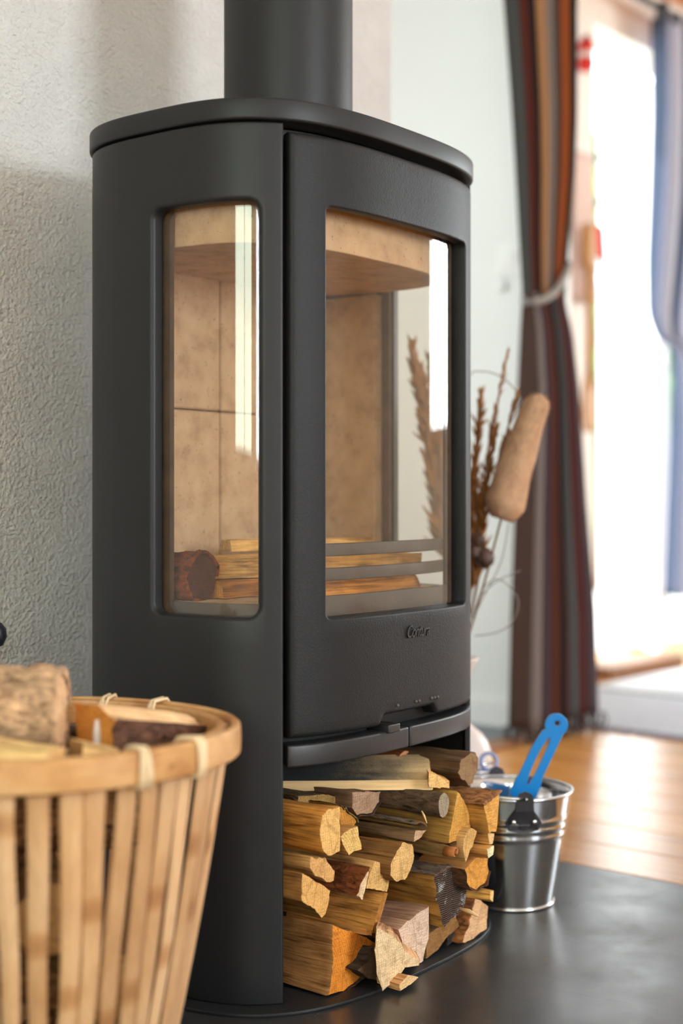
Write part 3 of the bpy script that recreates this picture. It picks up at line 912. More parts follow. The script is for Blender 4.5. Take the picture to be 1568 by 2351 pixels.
def S2W(p):
    c, s = math.cos(PH), math.sin(PH)
    return Vector((CX + p[0] * c - p[1] * s, CY + p[0] * s + p[1] * c, p[2]))


NG = 'firewood logs in the stove niche'
# label, origin in stove axes (x, y, z), end outline (x, z), options
LOGS = [
    ('large quarter log with bright orange sawn end, lowest and nearest in the niche', (-0.1122, -0.182, 0.0355), [(-0.0349,0.0494),(0.0118,0.0301),(0.0544,0.0061),(0.0497,-0.0025),(0.0359,-0.0185),(0.0147,-0.0278),(-0.0147,-0.0310),(-0.0434,-0.0284),(-0.0363,-0.0026),(-0.0372,0.0251)],
     {'len': 0.17, 'cs': srgb(172,124,76), 'ce': srgb(226,140,52), 'bark': (2, 5), 'cb': srgb(96,70,56), 'taper': 0.85, 'bt': 0.0015}),
    ("pale wedge-shaped log at the niche's left edge, directly above the big orange-ended log", (-0.1699, -0.178, 0.1203), [(-0.0289,0.0356),(-0.0043,0.0211),(0.0238,0.0038),(0.0224,-0.0062),(0.0153,-0.0217),(0.0077,-0.0250),(-0.0057,-0.0117),(-0.0303,0.0041)],
     {'len': 0.2, 'cs': srgb(160,116,62), 'ce': srgb(222,174,106)}),
    ("knobbly torn chunk of pale wood at the niche's left edge beside the rust-brown bark log", (-0.1665, -0.182, 0.1512), [(-0.0225,0.0218),(0.0080,0.0071),(0.0228,-0.0046),(0.0217,-0.0155),(0.0080,-0.0148),(-0.0142,-0.0027),(-0.0238,0.0086)],
     {'len': 0.15, 'cs': srgb(196,150,92), 'ce': srgb(216,168,108), 'amp': 0.004}),
    ('log with smooth rust-brown bark and a pale sliver of end', (-0.1077, -0.196, 0.1221), [(0.0119,0.0210),(0.0053,-0.0064),(-0.0001,-0.0157),(-0.0154,-0.0061),(-0.0016,0.0073)],
     {'len': 0.18, 'cs': srgb(200,160,110), 'ce': srgb(226,194,158), 'bark': (3, 4), 'cb': srgb(138,78,40), 'bt': 0.002}),
    ('plain pale log end tucked below the round-ended log, right of the rust-brown bark', (-0.0678, -0.19, 0.1243), [(-0.0075,0.0215),(0.0111,0.0115),(0.0268,0.0019),(0.0179,-0.0217),(-0.0044,-0.0146),(-0.0257,-0.0081),(-0.0181,0.0096)],
     {'len': 0.2, 'cs': srgb(205,160,100), 'ce': srgb(228,182,118)}),
    ('yellow half-round log with smooth split side, upper left of the niche', (-0.1645, -0.19, 0.1979), [(-0.0169,0.0101),(-0.0128,0.0195),(-0.0030,0.0254),(0.0196,0.0240),(0.0225,0.0029),(0.0205,-0.0276),(-0.0016,-0.0280),(-0.0105,-0.0214),(-0.0177,-0.0048)],
     {'len': 0.18, 'cs': srgb(204,142,64), 'ce': srgb(234,180,112), 'taper': 0.9}),
    ('mustard-coloured mossy stub between the yellow half-round log and the half-disc end', (-0.0973, -0.165, 0.1954), [(-0.0156,0.0194),(0.0021,0.0110),(0.0166,-0.0058),(0.0066,-0.0129),(-0.0097,-0.0116)],
     {'len': 0.16, 'cs': srgb(150,118,52), 'ce': srgb(186,132,58), 'amp': 0.004, 'bark': (0, 1), 'cb': srgb(128,112,70)}),
    ('small pale square-cut piece right of the yellow half-round log', (-0.1140, -0.185, 0.1754), [(-0.0170,0.0001),(-0.0228,0.0099),(0.0109,0.0166),(0.0154,0.0026),(0.0190,-0.0131),(-0.0054,-0.0161)],
     {'len': 0.16, 'cs': srgb(190,140,84), 'ce': srgb(236,186,116)}),
    ('grey-pink half-disc log end in shadow under the soot-dusted plank', (-0.0304, -0.145, 0.1995), [(-0.0280,0.0186),(0.0346,0.0091),(0.0307,-0.0024),(0.0121,-0.0131),(-0.0193,-0.0120),(-0.0301,-0.0001)],
     {'len': 0.16, 'cs': srgb(120,92,70), 'ce': srgb(172,142,118), 'bark': (1, 3), 'cb': srgb(90,70,56)}),
    ('pale stub peeking out between the round grey branch and the topmost dark log', (0.0384, -0.207, 0.2220), [(-0.0233,0.0155),(0.0004,0.0072),(0.0253,-0.0028),(0.0239,-0.0112),(-0.0030,-0.0064),(-0.0233,-0.0023)],
     {'len': 0.03, 'dir': (0.75, 0.66, 0), 'cs': srgb(210,160,100), 'ce': srgb(228,182,120)}),
    ('dark weathered log with grey end, topmost at the right of the niche', (0.1127, -0.205, 0.2273), [(-0.0017,0.0200),(0.0148,0.0166),(0.0211,0.0099),(0.0204,-0.0036),(0.0093,-0.0202),(-0.0007,-0.0226),(-0.0163,-0.0132),(-0.0270,-0.0010),(-0.0199,0.0141)],
     {'len': 0.26, 'cs': srgb(96,72,50), 'ce': srgb(140,112,82), 'amp': 0.003, 'taper': 0.75, 'dir': (0.0, 1, 0)}),
    ('tall split log capped with thick flaky bark, right edge of the niche beside the pail', (0.1029, -0.245, 0.1762), [(-0.0225,0.0144),(-0.0014,0.0183),(0.0191,0.0252),(0.0153,0.0011),(0.0097,-0.0248),(-0.0080,-0.0233),(-0.0123,-0.0109)],
     {'len': 0.08, 'cs': srgb(188,138,66), 'ce': srgb(214,160,82), 'bark': (0, 1), 'cb': srgb(176,122,78), 'bt': 0.006, 'dir': (-0.1, 1, 0)}),
    ('narrow split log under the thick flaky bark log', (0.1118, -0.238, 0.1423), [(-0.0077,0.0078),(0.0090,0.0054),(0.0045,-0.0074),(-0.0058,-0.0058)],
     {'len': 0.075, 'cs': srgb(186,136,70), 'ce': srgb(226,186,130), 'dir': (-0.1, 1, 0)}),
    ('big quarter log with ribbed brown side and bark along its lower edge, upper right', (0.0628, -0.222, 0.1752), [(-0.0054,0.0341),(0.0062,0.0237),(0.0240,-0.0011),(0.0266,-0.0157),(0.0080,-0.0245),(-0.0269,-0.0270),(-0.0200,-0.0043),(-0.0124,0.0148)],
     {'len': 0.2, 'cs': srgb(166,126,62), 'ce': srgb(206,156,78), 'bark': (3, 4), 'cb': srgb(112,72,46), 'taper': 0.8}),
    ('upright thin tan slab wedged right of the big ribbed quarter log', (0.0648, -0.234, 0.1466), [(0.0044,0.0175),(0.0187,0.0092),(0.0115,-0.0045),(-0.0080,-0.0239),(-0.0150,-0.0058),(-0.0115,0.0075)],
     {'len': 0.16, 'cs': srgb(190,150,96), 'ce': srgb(208,166,104)}),
    ('flat triangular split with grey-brown side lying under the curled bark strip', (0.0132, -0.195, 0.1602), [(-0.0093,0.0068),(0.0175,0.0024),(0.0034,-0.0029),(-0.0116,-0.0063)],
     {'len': 0.2, 'cs': srgb(142,112,80), 'ce': srgb(204,172,140)}),
    ('curled grey bark strip lying on the flat triangular split', (0.0135, -0.197, 0.1743), [(-0.0149,0.0060),(-0.0017,0.0049),(0.0117,-0.0028),(0.0141,-0.0077),(0.0067,-0.0029),(-0.0033,0.0015),(-0.0126,0.0010)],
     {'len': 0.15, 'cs': srgb(160,142,122), 'ce': srgb(128,92,66), 'sidemat': 'bark', 'amp': 0.002, 'taper': 0.95}),
    ('round log with rough sawn pale end, centre of the pile', (-0.0396, -0.205, 0.1385), [(0.0005,0.0246),(0.0214,0.0178),(0.0266,0.0023),(0.0230,-0.0079),(0.0085,-0.0193),(-0.0144,-0.0219),(-0.0247,-0.0104),(-0.0256,0.0022),(-0.0153,0.0125)],
     {'len': 0.18, 'cs': srgb(134,96,52), 'ce': srgb(218,178,118), 'amp': 0.002, 'end_amp': 0.002}),
    ('dark log with ridged blackish-brown end flecked with white', (0.0535, -0.215, 0.0791), [(-0.0406,0.0342),(-0.0066,0.0362),(0.0304,0.0228),(0.0401,-0.0002),(0.0358,-0.0163),(0.0179,-0.0272),(-0.0169,-0.0342),(-0.0244,-0.0209),(-0.0356,0.0056)],
     {'len': 0.2, 'cs': srgb(162,118,56), 'ce': srgb(92,70,58), 'bark': (0, 1), 'cb': srgb(128,110,98), 'end_amp': 0.003, 'endmat': 'ridge'}),
    ('half-round log with golden end outlined in bark, right side under the thin stick', (0.0845, -0.235, 0.1039), [(-0.0312,0.0113),(-0.0099,0.0199),(0.0246,0.0167),(0.0272,-0.0029),(0.0172,-0.0159),(-0.0045,-0.0202),(-0.0234,-0.0089)],
     {'len': 0.075, 'cs': srgb(184,132,76), 'ce': srgb(214,152,70), 'bark': (3, 6), 'cb': srgb(118,82,62), 'bt': 0.002}),
    ('thin square stick with white end, just above the golden half-round log', (0.0987, -0.245, 0.1292), [(-0.0100,0.0060),(0.0084,0.0066),(0.0072,-0.0055),(-0.0056,-0.0071)],
     {'len': 0.06, 'cs': srgb(206,148,80), 'ce': srgb(244,220,178), 'dir': (-0.15, 1, 0)}),
    ('thin yellow stick poking out below the golden half-round log', (0.1015, -0.245, 0.0734), [(-0.0029,0.0052),(0.0049,0.0067),(0.0023,-0.0073),(-0.0043,-0.0046)],
     {'len': 0.08, 'cs': srgb(206,152,78), 'ce': srgb(232,190,130), 'dir': (-0.15, 1, 0)}),
    ("pale angular log standing on the plate at the pile's lower right corner", (0.1291, -0.202, 0.0220), [(-0.0004,0.0361),(0.0381,0.0165),(0.0316,-0.0118),(-0.0004,-0.0153),(-0.0224,-0.0175),(-0.0314,-0.0137),(-0.0151,0.0057)],
     {'len': 0.14, 'cs': srgb(190,144,96), 'ce': srgb(218,176,134), 'bark': (5, 6), 'cb': srgb(162,104,58), 'bt': 0.003, 'dir': (-0.25, 1, 0)}),
    ('whitish log with dusty top lying low in the middle of the pile', (0.0016, -0.2, 0.0408), [(0.0242,0.0299),(0.0265,0.0186),(0.0225,-0.0101),(0.0114,-0.0359),(0.0024,-0.0363),(-0.0318,-0.0074),(-0.0429,0.0170),(-0.0124,0.0241)],
     {'len': 0.16, 'cs': srgb(172,134,110), 'ce': srgb(224,196,176), 'taper': 0.8}),
    ('pale pinkish log with a pointed lower end, right of the big orange-ended log', (-0.0775, -0.221, 0.0366), [(-0.0391,0.0457),(-0.0114,0.0320),(0.0102,0.0175),(0.0180,0.0053),(0.0532,-0.0163),(0.0509,-0.0220),(0.0228,-0.0172),(0.0009,-0.0254),(-0.0265,-0.0321),(-0.0370,-0.0082),(-0.0421,0.0207)],
     {'len': 0.05, 'cs': srgb(206,160,118), 'ce': srgb(236,196,156), 'dir': (0.8, 0.6, 0), 'taper': 0.8}),
    ('small pale wood chip lying on the plate in front of the pile', (-0.0732, -0.235, 0.0107), [(-0.0176,0.0021),(0.0009,0.0093),(0.0236,-0.0006),(0.0071,-0.0046),(-0.0140,-0.0062)],
     {'len': 0.035, 'cs': srgb(196,148,100), 'ce': srgb(232,188,138), 'taper': 0.7}),
    ('honey-brown split log with cracked side, above the big orange-ended log', (-0.0720, -0.195, 0.0834), [(0.0097,0.0232),(0.0168,0.0198),(0.0050,-0.0006),(-0.0079,-0.0227),(-0.0164,-0.0202),(-0.0073,0.0005)],
     {'len': 0.2, 'cs': srgb(200,142,72), 'ce': srgb(170,118,60), 'taper': 0.9}),
    ('mossy brown log low down behind the pale angular corner log', (0.0595, -0.197, 0.0248), [(-0.0343,0.0092),(-0.0018,0.0124),(0.0335,0.0211),(0.0425,0.0017),(0.0087,-0.0071),(-0.0121,-0.0169),(-0.0366,-0.0203)],
     {'len': 0.14, 'cs': srgb(116,84,52), 'ce': srgb(146,106,62)}),
    ('reddish-brown bark chip on top of the pile under the door bar', (0.1120, -0.12, 0.2366), [(-0.0366,0.0018),(-0.0263,0.0081),(0.0107,0.0038),(0.0306,-0.0050),(0.0215,-0.0087)],
     {'len': 0.05, 'cs': srgb(168,96,50), 'ce': srgb(214,150,104), 'amp': 0.003}),
    ('short yellow stick under the honey-brown split log, touching the big orange-ended log', (-0.1007, -0.2, 0.0684), [(-0.0052,0.0049),(0.0052,0.0012),(0.0043,-0.0045),(-0.0043,-0.0016)],
     {'len': 0.12, 'cs': srgb(206,152,84), 'ce': srgb(196,140,78)}),
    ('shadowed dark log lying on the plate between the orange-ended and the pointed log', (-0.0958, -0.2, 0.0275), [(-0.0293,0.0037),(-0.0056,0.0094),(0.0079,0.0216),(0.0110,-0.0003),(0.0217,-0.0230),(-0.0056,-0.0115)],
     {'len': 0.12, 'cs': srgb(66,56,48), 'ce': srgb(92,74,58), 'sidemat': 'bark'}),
    ('short brown stub toned dark as shade, deep in the gap right of the round log', (0.1144, -0.13, 0.1155), [(-0.0156,0.0070),(0.0147,0.0020),(0.0129,-0.0055),(-0.0121,-0.0035)],
     {'len': 0.1, 'cs': srgb(80,56,36), 'ce': srgb(104,76,48)}),  # darkened to paint in the shade of the gap
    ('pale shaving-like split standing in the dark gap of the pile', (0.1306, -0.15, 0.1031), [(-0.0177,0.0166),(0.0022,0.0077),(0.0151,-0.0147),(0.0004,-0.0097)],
     {'len': 0.1, 'cs': srgb(120,88,56), 'ce': srgb(180,136,92)}),  # side tone lowered too, gap shade put into the colour
    ('brown log toned dark as shade, lying deep in the gap above the ridged dark log', (0.1301, -0.12, 0.0940), [(-0.0251,0.0120),(0.0179,0.0054),(0.0253,-0.0122),(-0.0181,-0.0052)],
     {'len': 0.08, 'cs': srgb(48,36,28), 'ce': srgb(60,46,34)}),  # near-black tone stands for shade deep in the gap
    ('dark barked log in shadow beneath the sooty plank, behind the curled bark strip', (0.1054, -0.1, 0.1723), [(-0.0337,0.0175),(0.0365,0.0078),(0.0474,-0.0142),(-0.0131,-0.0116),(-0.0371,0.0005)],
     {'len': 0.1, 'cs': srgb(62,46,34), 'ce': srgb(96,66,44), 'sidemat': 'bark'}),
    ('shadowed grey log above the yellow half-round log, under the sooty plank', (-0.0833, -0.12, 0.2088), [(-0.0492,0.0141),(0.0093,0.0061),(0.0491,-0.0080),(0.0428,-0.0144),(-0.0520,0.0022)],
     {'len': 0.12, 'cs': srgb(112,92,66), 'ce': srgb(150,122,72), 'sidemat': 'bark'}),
]
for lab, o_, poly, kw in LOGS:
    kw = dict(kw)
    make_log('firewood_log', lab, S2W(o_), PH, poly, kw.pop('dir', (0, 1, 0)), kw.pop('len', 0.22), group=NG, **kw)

make_log('firewood_log', 'pale split plank dusted with black soot, lying across the top of the log pile', S2W((0.030, -0.203, 0.2195)), math.radians(41),
         [(0, -0.006), (0.003, 0.006), (0.04, 0.009), (0.094, 0.021), (0.096, 0.008), (0.045, -0.007)], (0, 1, -0.01), 0.25, taper=0.97, cs=srgb(230, 190, 138), ce=srgb(226, 186, 138), group=NG, sidemat='sooty', amp=0.0012)
make_log('firewood_log', 'round grey branch end sticking out under the right end of the sooty plank', S2W((0.020, -0.226, 0.2)), math.radians(11),
         [(0.0155 * math.cos(a * math.pi / 7), 0.0155 * math.sin(a * math.pi / 7)) for a in range(14)], (0, 1, 0), 0.1, cs=srgb(96, 76, 58), ce=srgb(150, 138, 120), group=NG, sidemat='bark', amp=0.001)
make_log('charcoal_chunk', 'small black charcoal chunk on the plate at the foot of the log pile', S2W((0.1, -0.19, 0.0145)), PH,
         [(-0.018, 0.007), (-0.004, 0.009), (0.012, 0.007), (0.019, 0.0), (0.012, -0.01), (-0.016, -0.01)], (0, 1, 0), 0.03, cs=srgb(44, 42, 40), ce=srgb(52, 50, 48), sidemat='bark', amp=0.003)['category'] = 'charcoal'
cu = []
for k in range(26):
    a = k / 25 * 5.2; r = 0.0075 * (1 - 0.06 * a); cu.append(Vector((r * math.cos(a) * .8, 0, r * math.sin(a))))
V, F = [], []
for c in cu:
    for yy in (-0.004, 0.014): V.append((c.x + yy * .2, yy, c.z))
for k in range(25): F.append((2 * k, 2 * k + 1, 2 * k + 3, 2 * k + 2))
bc = mesh('bark_curl', V, F, simple('orange_inner_bark', srgb(176, 104, 48), 0.7, var=0.3, vscale=80), None, True)
sm_ = bc.modifiers.new('t', 'SOLIDIFY'); sm_.thickness = 0.0016
bc.location = at(1040, 1957, 1.74); bc.rotation_euler = (0, 0.5, PH); tag(bc, 'curled strip of orange bark in the dark gap beneath the ribbed quarter log', 'bark')
# splinters lying on the pile
for lab, a, b, r in (('pale splinter poking out beside the ridged dark log', at(1056, 2086, 1.745), at(1098, 2104, 1.72), 0.0028),
                     ('thin pale sliver lying on the whitish dusty log', at(876, 2138, 1.66), at(902, 2140, 1.65), 0.0014),
                     ('forked bark shred hanging under the sooty plank by the ribbed quarter log', at(968, 1862, 1.69), at(980, 1890, 1.68), 0.0014)):
    s = tube('splinter', [a, (a + b) / 2 + Vector((0, 0, 0.0015)), b], [r * .6, r, r * .4], simple('splinter_wood', srgb(226, 184, 132), 0.7), None, 6)
    tag(s, lab, 'splinter')

# ------------------------------------------------------------------ logs laid in the firebox
FG = 'kindling laid in the firebox'


def flog(lab, p, q, poly, **kw):
    p, q = S2W(p), S2W(q); d = q - p
    return make_log('kindling', lab, p, math.atan2(d.y, d.x) - math.pi / 2, poly, (0, math.hypot(d.x, d.y), d.z), d.length, group=FG, **kw)


PALE = dict(cs=srgb(228, 178, 104), ce=srgb(232, 186, 118))
flog('long pale split lying across the firebox behind the glass', (-0.17, 0.012, 0.491), (0.19, -0.058, 0.487), [(-0.028, -0.013), (0.026, -0.014), (0.027, 0.012), (-0.024, 0.013)], taper=0.96, **PALE)
flog('thin pale stick on top of the wood in the firebox', (-0.074, 0.045, 0.5135), (0.195, 0.012, 0.5115), [(-0.014, -0.008), (0.013, -0.008), (0.008, 0.006), (-0.01, 0.007)], taper=0.95, **PALE)
flog('thin splintered stick beneath the top stick in the firebox', (-0.05, 0.0, 0.511), (0.12, -0.005, 0.509), [(-0.008, -0.005), (0.008, -0.005), (0.003, 0.004)], taper=0.9, amp=0.002, **PALE)
flog('short log wrapped in curling rust bark at the left of the firebox', (-0.192, -0.022, 0.48), (-0.185, 0.09, 0.482), [(0.024 * math.cos(a * math.pi / 7), 0.027 * math.sin(a * math.pi / 7)) for a in range(14)], cs=srgb(150, 92, 48), ce=srgb(96, 52, 32), bark=(0, 10), cb=srgb(158, 84, 42), bt=0.005)
flog('low brown log under the long pale split in the firebox', (-0.165, -0.012, 0.4655), (0.16, -0.012, 0.465), [(-0.02, -0.012), (0.02, -0.012), (0.016, 0.009), (-0.014, 0.010)], cs=srgb(196, 132, 62), ce=srgb(206, 148, 80))
flog('wedge-ended log close behind the glass at the bottom of the firebox', (-0.115, -0.075, 0.4675), (0.15, -0.088, 0.467), [(-0.024, -0.014), (0.024, -0.014), (0.004, 0.016)], cs=srgb(214, 146, 70), ce=srgb(214, 168, 84))

# ------------------------------------------------------------------ bamboo basket
BX, BY = 0.830, 1.103
bk = tag(empty('log_basket', (BX, BY, 0)), 'round bamboo slat basket full of firewood in the left foreground', 'basket')
A0 = math.radians(-49)


def brad(a): return 1 + 0.012 * math.cos(4 * (a - math.radians(-42)))


def hoop(name, r0, r1, z0, z1, parent, N=96, wob=0.0):
    V, F = [], []; pr = [(r0, z0 + .0015), (r0 + .0015, z0), (r1 - .002, z0), (r1, z0 + .002), (r1 + 0.0006, (z0 + z1) / 2), (r1, z1 - .0022), (r1 - .0022, z1), (r0 + .0015, z1), (r0, z1 - .0015)]
    for i in range(N):
        a = 2 * math.pi * i / N; k = brad(a)
        for r, z in pr:
            V.append((r * k * math.cos(a), r * k * math.sin(a), z + wob * math.sin(3 * a)))
    n = len(pr)
    for i in range(N):
        for j in range(n):
            F.append((i * n + j, ((i + 1) % N) * n + j, ((i + 1) % N) * n + (j + 1) % n, i * n + (j + 1) % n))
    return auto_smooth(fixn(mesh(name, V, F, M['rim'], parent, True)), 32)


RT, RB, RZ = 0.179, 0.118, 0.36
o = hoop('rim', RT + 0.002, RT + 0.0105, RZ - 0.029, RZ, bk); o['label'] = 'outer bamboo rim band'
o = hoop('inner_rim', RT - 0.0125, RT - 0.003, RZ - 0.027, RZ - 0.002, bk)
hoop('bottom_ring', RB - 0.008, RB + 0.006, 0.002, 0.022, bk)
box_r = lathe('basket_floor', [(0.0, 0.006), (RB - 0.008, 0.006), (RB - 0.008, 0.012), (0.0, 0.012)], M['bamboo'], bk, 40)
NSL = 44
for i in range(NSL):
    a = A0 + 2 * math.pi * (i + 0.5) / NSL + rnd.uniform(-.02, .02)
    wt = 0.0096 * rnd.uniform(0.92, 1.1); wb = 0.0068 * rnd.uniform(0.92, 1.1); k = brad(a)
    V, F = [], []; nz = 8
    er = Vector((math.cos(a), math.sin(a), 0)); et = Vector((-math.sin(a), math.cos(a), 0)); bow = rnd.uniform(-.0015, .0015); lean = rnd.uniform(-.003, .003)
    for j in range(nz + 1):
        f = j / nz; z = 0.004 + f * (RZ - 0.010); r = (RB + (RT - RB) * f) * (1 + (k - 1) * f) - 0.001 + 0.004 * math.sin(math.pi * f)
        wd = wb + (wt - wb) * f; c = er * r + et * (bow * math.sin(3 * math.pi * f) + lean * math.sin(math.pi * f)) + Vector((0, 0, z))
        V += [c - et * wd - er * .0015, c - et * wd * .8 + er * .0008, c + er * .0022, c + et * wd * .8 + er * .0008, c + et * wd - er * .0015, c - er * .0018]
        if j:
            b = (j - 1) * 6
            for q in range(6): F.append((b + q, b + (q + 1) % 6, b + 6 + (q + 1) % 6, b + 6 + q))
    F += [tuple(reversed(range(6))), tuple(nz * 6 + q for q in range(6))]
    fixn(mesh('slat', V, F, M['bamboo'], bk, False))
for al, n_ in ((78, 3), (57, 3), (-30, 3), (-50, 4), (-100, 3), (130, 3), (170, 3), (-140, 3)):
    V, F = [], []
    for q in range(n_):
        a = A0 + math.radians(al) + (q - (n_ - 1) / 2) * 0.019; k = brad(a)
        er = Vector((math.cos(a), math.sin(a), 0)); sl = Vector((-math.sin(a), math.cos(a), 0)) * rnd.uniform(-.003, .003)
        ro, ri = (RT + 0.0132) * k, (RT - 0.014) * k
        P = [er * ro + Vector((0, 0, RZ - 0.030)), er * (ro + .001) + Vector((0, 0, RZ - 0.02)), er * ro + Vector((0, 0, RZ - 0.002)) + sl, er * (ro - .004) + Vector((0, 0, RZ + 0.0025)) + sl,
             er * (ri + .004) + Vector((0, 0, RZ + 0.0015)) + sl, er * ri + Vector((0, 0, RZ - 0.004)), er * (ri - .0005) + Vector((0, 0, RZ - 0.022)), er * ri + Vector((0, 0, RZ - 0.028)), er * (RT * k) + Vector((0, 0, RZ - 0.0315))]
        tube_data(P, 0.0017, 6, V, F, close=True)
    fixn(mesh('binding', V, F, M['rattan'], bk, True))

# firewood in the basket
BG = 'firewood in the basket'


def blog(lab, p, q, poly, **kw):
    d = q - p
    return make_log('firewood_log', lab, p, math.atan2(d.y, d.x) - math.pi / 2, poly, (0, math.hypot(d.x, d.y), d.z), d.length, group=BG, **kw)


circ = lambda r, s=1.0, n=16: [(r * math.cos(2 * math.pi * a / n), s * r * math.sin(2 * math.pi * a / n)) for a in range(n)]
blog('thick log with scaly brown bark standing proud of the basket at the far left', at(138, 1632, 1.315), at(138, 1632, 1.315) - RV * 0.17 + Vector((0, 0, 0.004)), circ(0.036, 0.92), cs=srgb(190, 140, 90), ce=srgb(226, 186, 146), sidemat='split', bark=(0, 14), cb=srgb(222, 184, 148), bt=0.008, amp=0.003, taper=1.0)
blog('pale smooth split log nearest in the basket, under the scaly bark log', at(128, 1738, 1.222), at(128, 1738, 1.222) - RV * 0.13 + Vector((0, 0, 0.024)) + DV * 0.01, [(-0.03, -0.03), (0.035, -0.026), (0.03, 0.002), (-0.022, 0.010)], cs=srgb(232, 192, 132), ce=srgb(222, 176, 116), taper=1.0)
p0 = at(218, 1676, 1.33); q0 = p0 + RV * 0.075 + DV * 0.095 + Vector((0, 0, -0.020))
blog('split log with a smear of white paint on its end, right in the basket', p0, q0, [(-0.028, 0.024), (-0.024, -0.026), (0.024, -0.03), (0.027, 0.012), (0.004, 0.024)], cs=srgb(234, 186, 142), ce=srgb(200, 138, 66), bark=(2, 2), cb=srgb(120, 84, 66), taper=0.9)
pm = tube('paint_smear', [p0 + (Vector((-(q0 - p0).y, (q0 - p0).x, 0)).normalized() * -0.004 - (q0 - p0).normalized() * 0.0005) + Vector((0, 0, z)) for z in (-0.022, -0.012, 0.0, 0.010)], [0.003, 0.0042, 0.004, 0.0022], M['ceramic'], None, 6)
ob = [x for x in bpy.data.objects if x.get('label', '').startswith('split log with a smear')][0]
bpy.context.view_layer.update(); pm.parent = ob; pm.matrix_parent_inverse = ob.matrix_world.inverted()
blog('small split with a pale strip of wood lying in front of the paint-smeared log', at(172, 1716, 1.27), at(258, 1728, 1.30), [(-0.012, -0.012), (0.012, -0.012), (0.012, 0.006), (-0.008, 0.008)], cs=srgb(232, 186, 126), ce=srgb(160, 120, 76), taper=0.8)
blog('dark-barked small log in the basket between the bark log and the paint-smeared log', at(120, 1690, 1.38), at(176, 1692, 1.39), circ(0.014, 1, 10), cs=srgb(96, 72, 56), ce=srgb(180, 130, 70), sidemat='bark')
for k, (lab, an, z, ex) in enumerate((('log deep in the basket seen only through the slats, lowest', 20, 0.05, 0.0), ('log deep in the basket seen only through the slats, middle one', 100, 0.125, 0.0),
                                 ('log deep in the basket just under the top pieces', 60, 0.20, 0.0), ('log deep in the basket supporting the top pieces', 150, 0.268, 0.0))):
    a = math.radians(an); d = Vector((math.cos(a), math.sin(a), 0)); c = Vector((BX, BY, z))
    blog(lab, c - d * 0.092, c + d * 0.092, circ(0.034, 0.95, 12), cs=srgb(150, 108, 70), ce=srgb(206, 160, 104), sidemat='bark', taper=0.95)

# ------------------------------------------------------------------ pail, tool, jar
PX, PY = 1.690, 1.150
pl_ = tag(empty('metal_pail', (PX, PY, 0)), 'small shiny steel pail beside the log pile, holding the blue tool', 'pail')
ri_, ro_ = 0.060, 0.0875; Hh = 0.160


def rr(z): return ri_ + (ro_ - ri_) * z / Hh


prof = [(0.0, 0.004), (ri_ - 0.001, 0.004), (ri_ + 0.001, 0.001)]
for k in range(61):
    z = 0.002 + (Hh - 0.002) * k / 60; bump_ = 0.0
    for zc in (0.103, 0.1145, 0.126): bump_ += 0.0016 * math.exp(-((z - zc) / 0.0026) ** 2)
    prof.append((rr(z) + bump_, z))
prof += [(ro_ - 0.0012, Hh)] + [(rr(Hh * (1 - k / 12)) - 0.0014, Hh * (1 - k / 12)) for k in range(1, 12)] + [(ri_ - 0.002, 0.007), (0.0, 0.007)]
lathe('pail_body', prof, M['pail'], pl_, 72)
tube('rim', [(ro_ * math.cos(a * math.pi / 36), ro_ * math.sin(a * math.pi / 36), Hh) for a in range(72)], 0.0026, M['bright_steel'], pl_, 8, True)
tube('foot_ring', [((ri_ + .001) * math.cos(a * math.pi / 36), (ri_ + .001) * math.sin(a * math.pi / 36), 0.0026) for a in range(72)], 0.0025, M['bright_steel'], pl_, 8, True)
LA = math.atan2(-DV.y, -DV.x) + math.radians(6.0)                       # the near lug looks at the viewer's side
for sgn, base in ((1, LA), (-1, LA + math.pi)):
    lg = empty('lug', (0, 0, 0), base, pl_)
    pts = [(-0.021, 0.118), (-0.026, 0.128), (-0.019, 0.139), (-0.013, 0.146), (-0.012, 0.162), (-0.009, 0.170), (0, 0.174), (0.009, 0.170), (0.012, 0.162), (0.013, 0.146), (0.019, 0.139), (0.026, 0.128), (0.021, 0.118), (0, 0.113)]
    V = [];
    for off in (0.0008, 0.0032):
        for y, z in pts: V.append((math.sqrt(max(1e-6, (rr(min(z, Hh)) + off + (0.002 if z > 0.14 else 0)) ** 2 - y * y)), y, z))
    n = len(pts); F = [tuple(range(n)), tuple(reversed(range(n, 2 * n)))] + [(i, (i + 1) % n, n + (i + 1) % n, n + i) for i in range(n)]
    fixn(mesh('lug_plate', V, F, M['lug'], lg))
    for y in (-0.0145, 0.0145):
        bm = bmesh.new(); bmesh.ops.create_uvsphere(bm, u_segments=12, v_segments=8, radius=0.0034)
        for v in bm.verts: v.co = Vector((rr(0.1305) + 0.003 + v.co.x * 0.6, y + v.co.y, 0.1305 + v.co.z))
        me = bpy.data.meshes.new('rivet'); bm.to_mesh(me); bm.free(); link('rivet', me, M['bright_steel'], lg, True)
hp = []
ctr = Vector((0, 0, 0.164))
e1 = Vector((math.cos(LA), math.sin(LA), 0)); e2 = Vector((math.sin(LA), -math.cos(LA), 0))   # e2 points to the stove side
if e2.dot(RV) > 0: e2 = -e2
hp.append(ctr + e1 * 0.099)
for k in range(25):
    a = math.pi * k / 24; hp.append(ctr + e1 * 0.0945 * math.cos(a) + e2 * 0.0945 * math.sin(a) + Vector((0, 0, 0.004 * math.sin(a))))
hp.append(ctr - e1 * 0.099)
tube('bail', hp, 0.0021, M['bright_steel'], pl_, 8)

# blue tool: flat handle with a slot and a hanging hole, scoop blade below
tc = bpy.data.curves.new('tool', 'CURVE'); tc.dimensions = '2D'; tc.fill_mode = 'BOTH'; tc.extrude = 0.0022; tc.bevel_depth = 0.0009; tc.bevel_resolution = 2
S_ = 2.03 / 3265


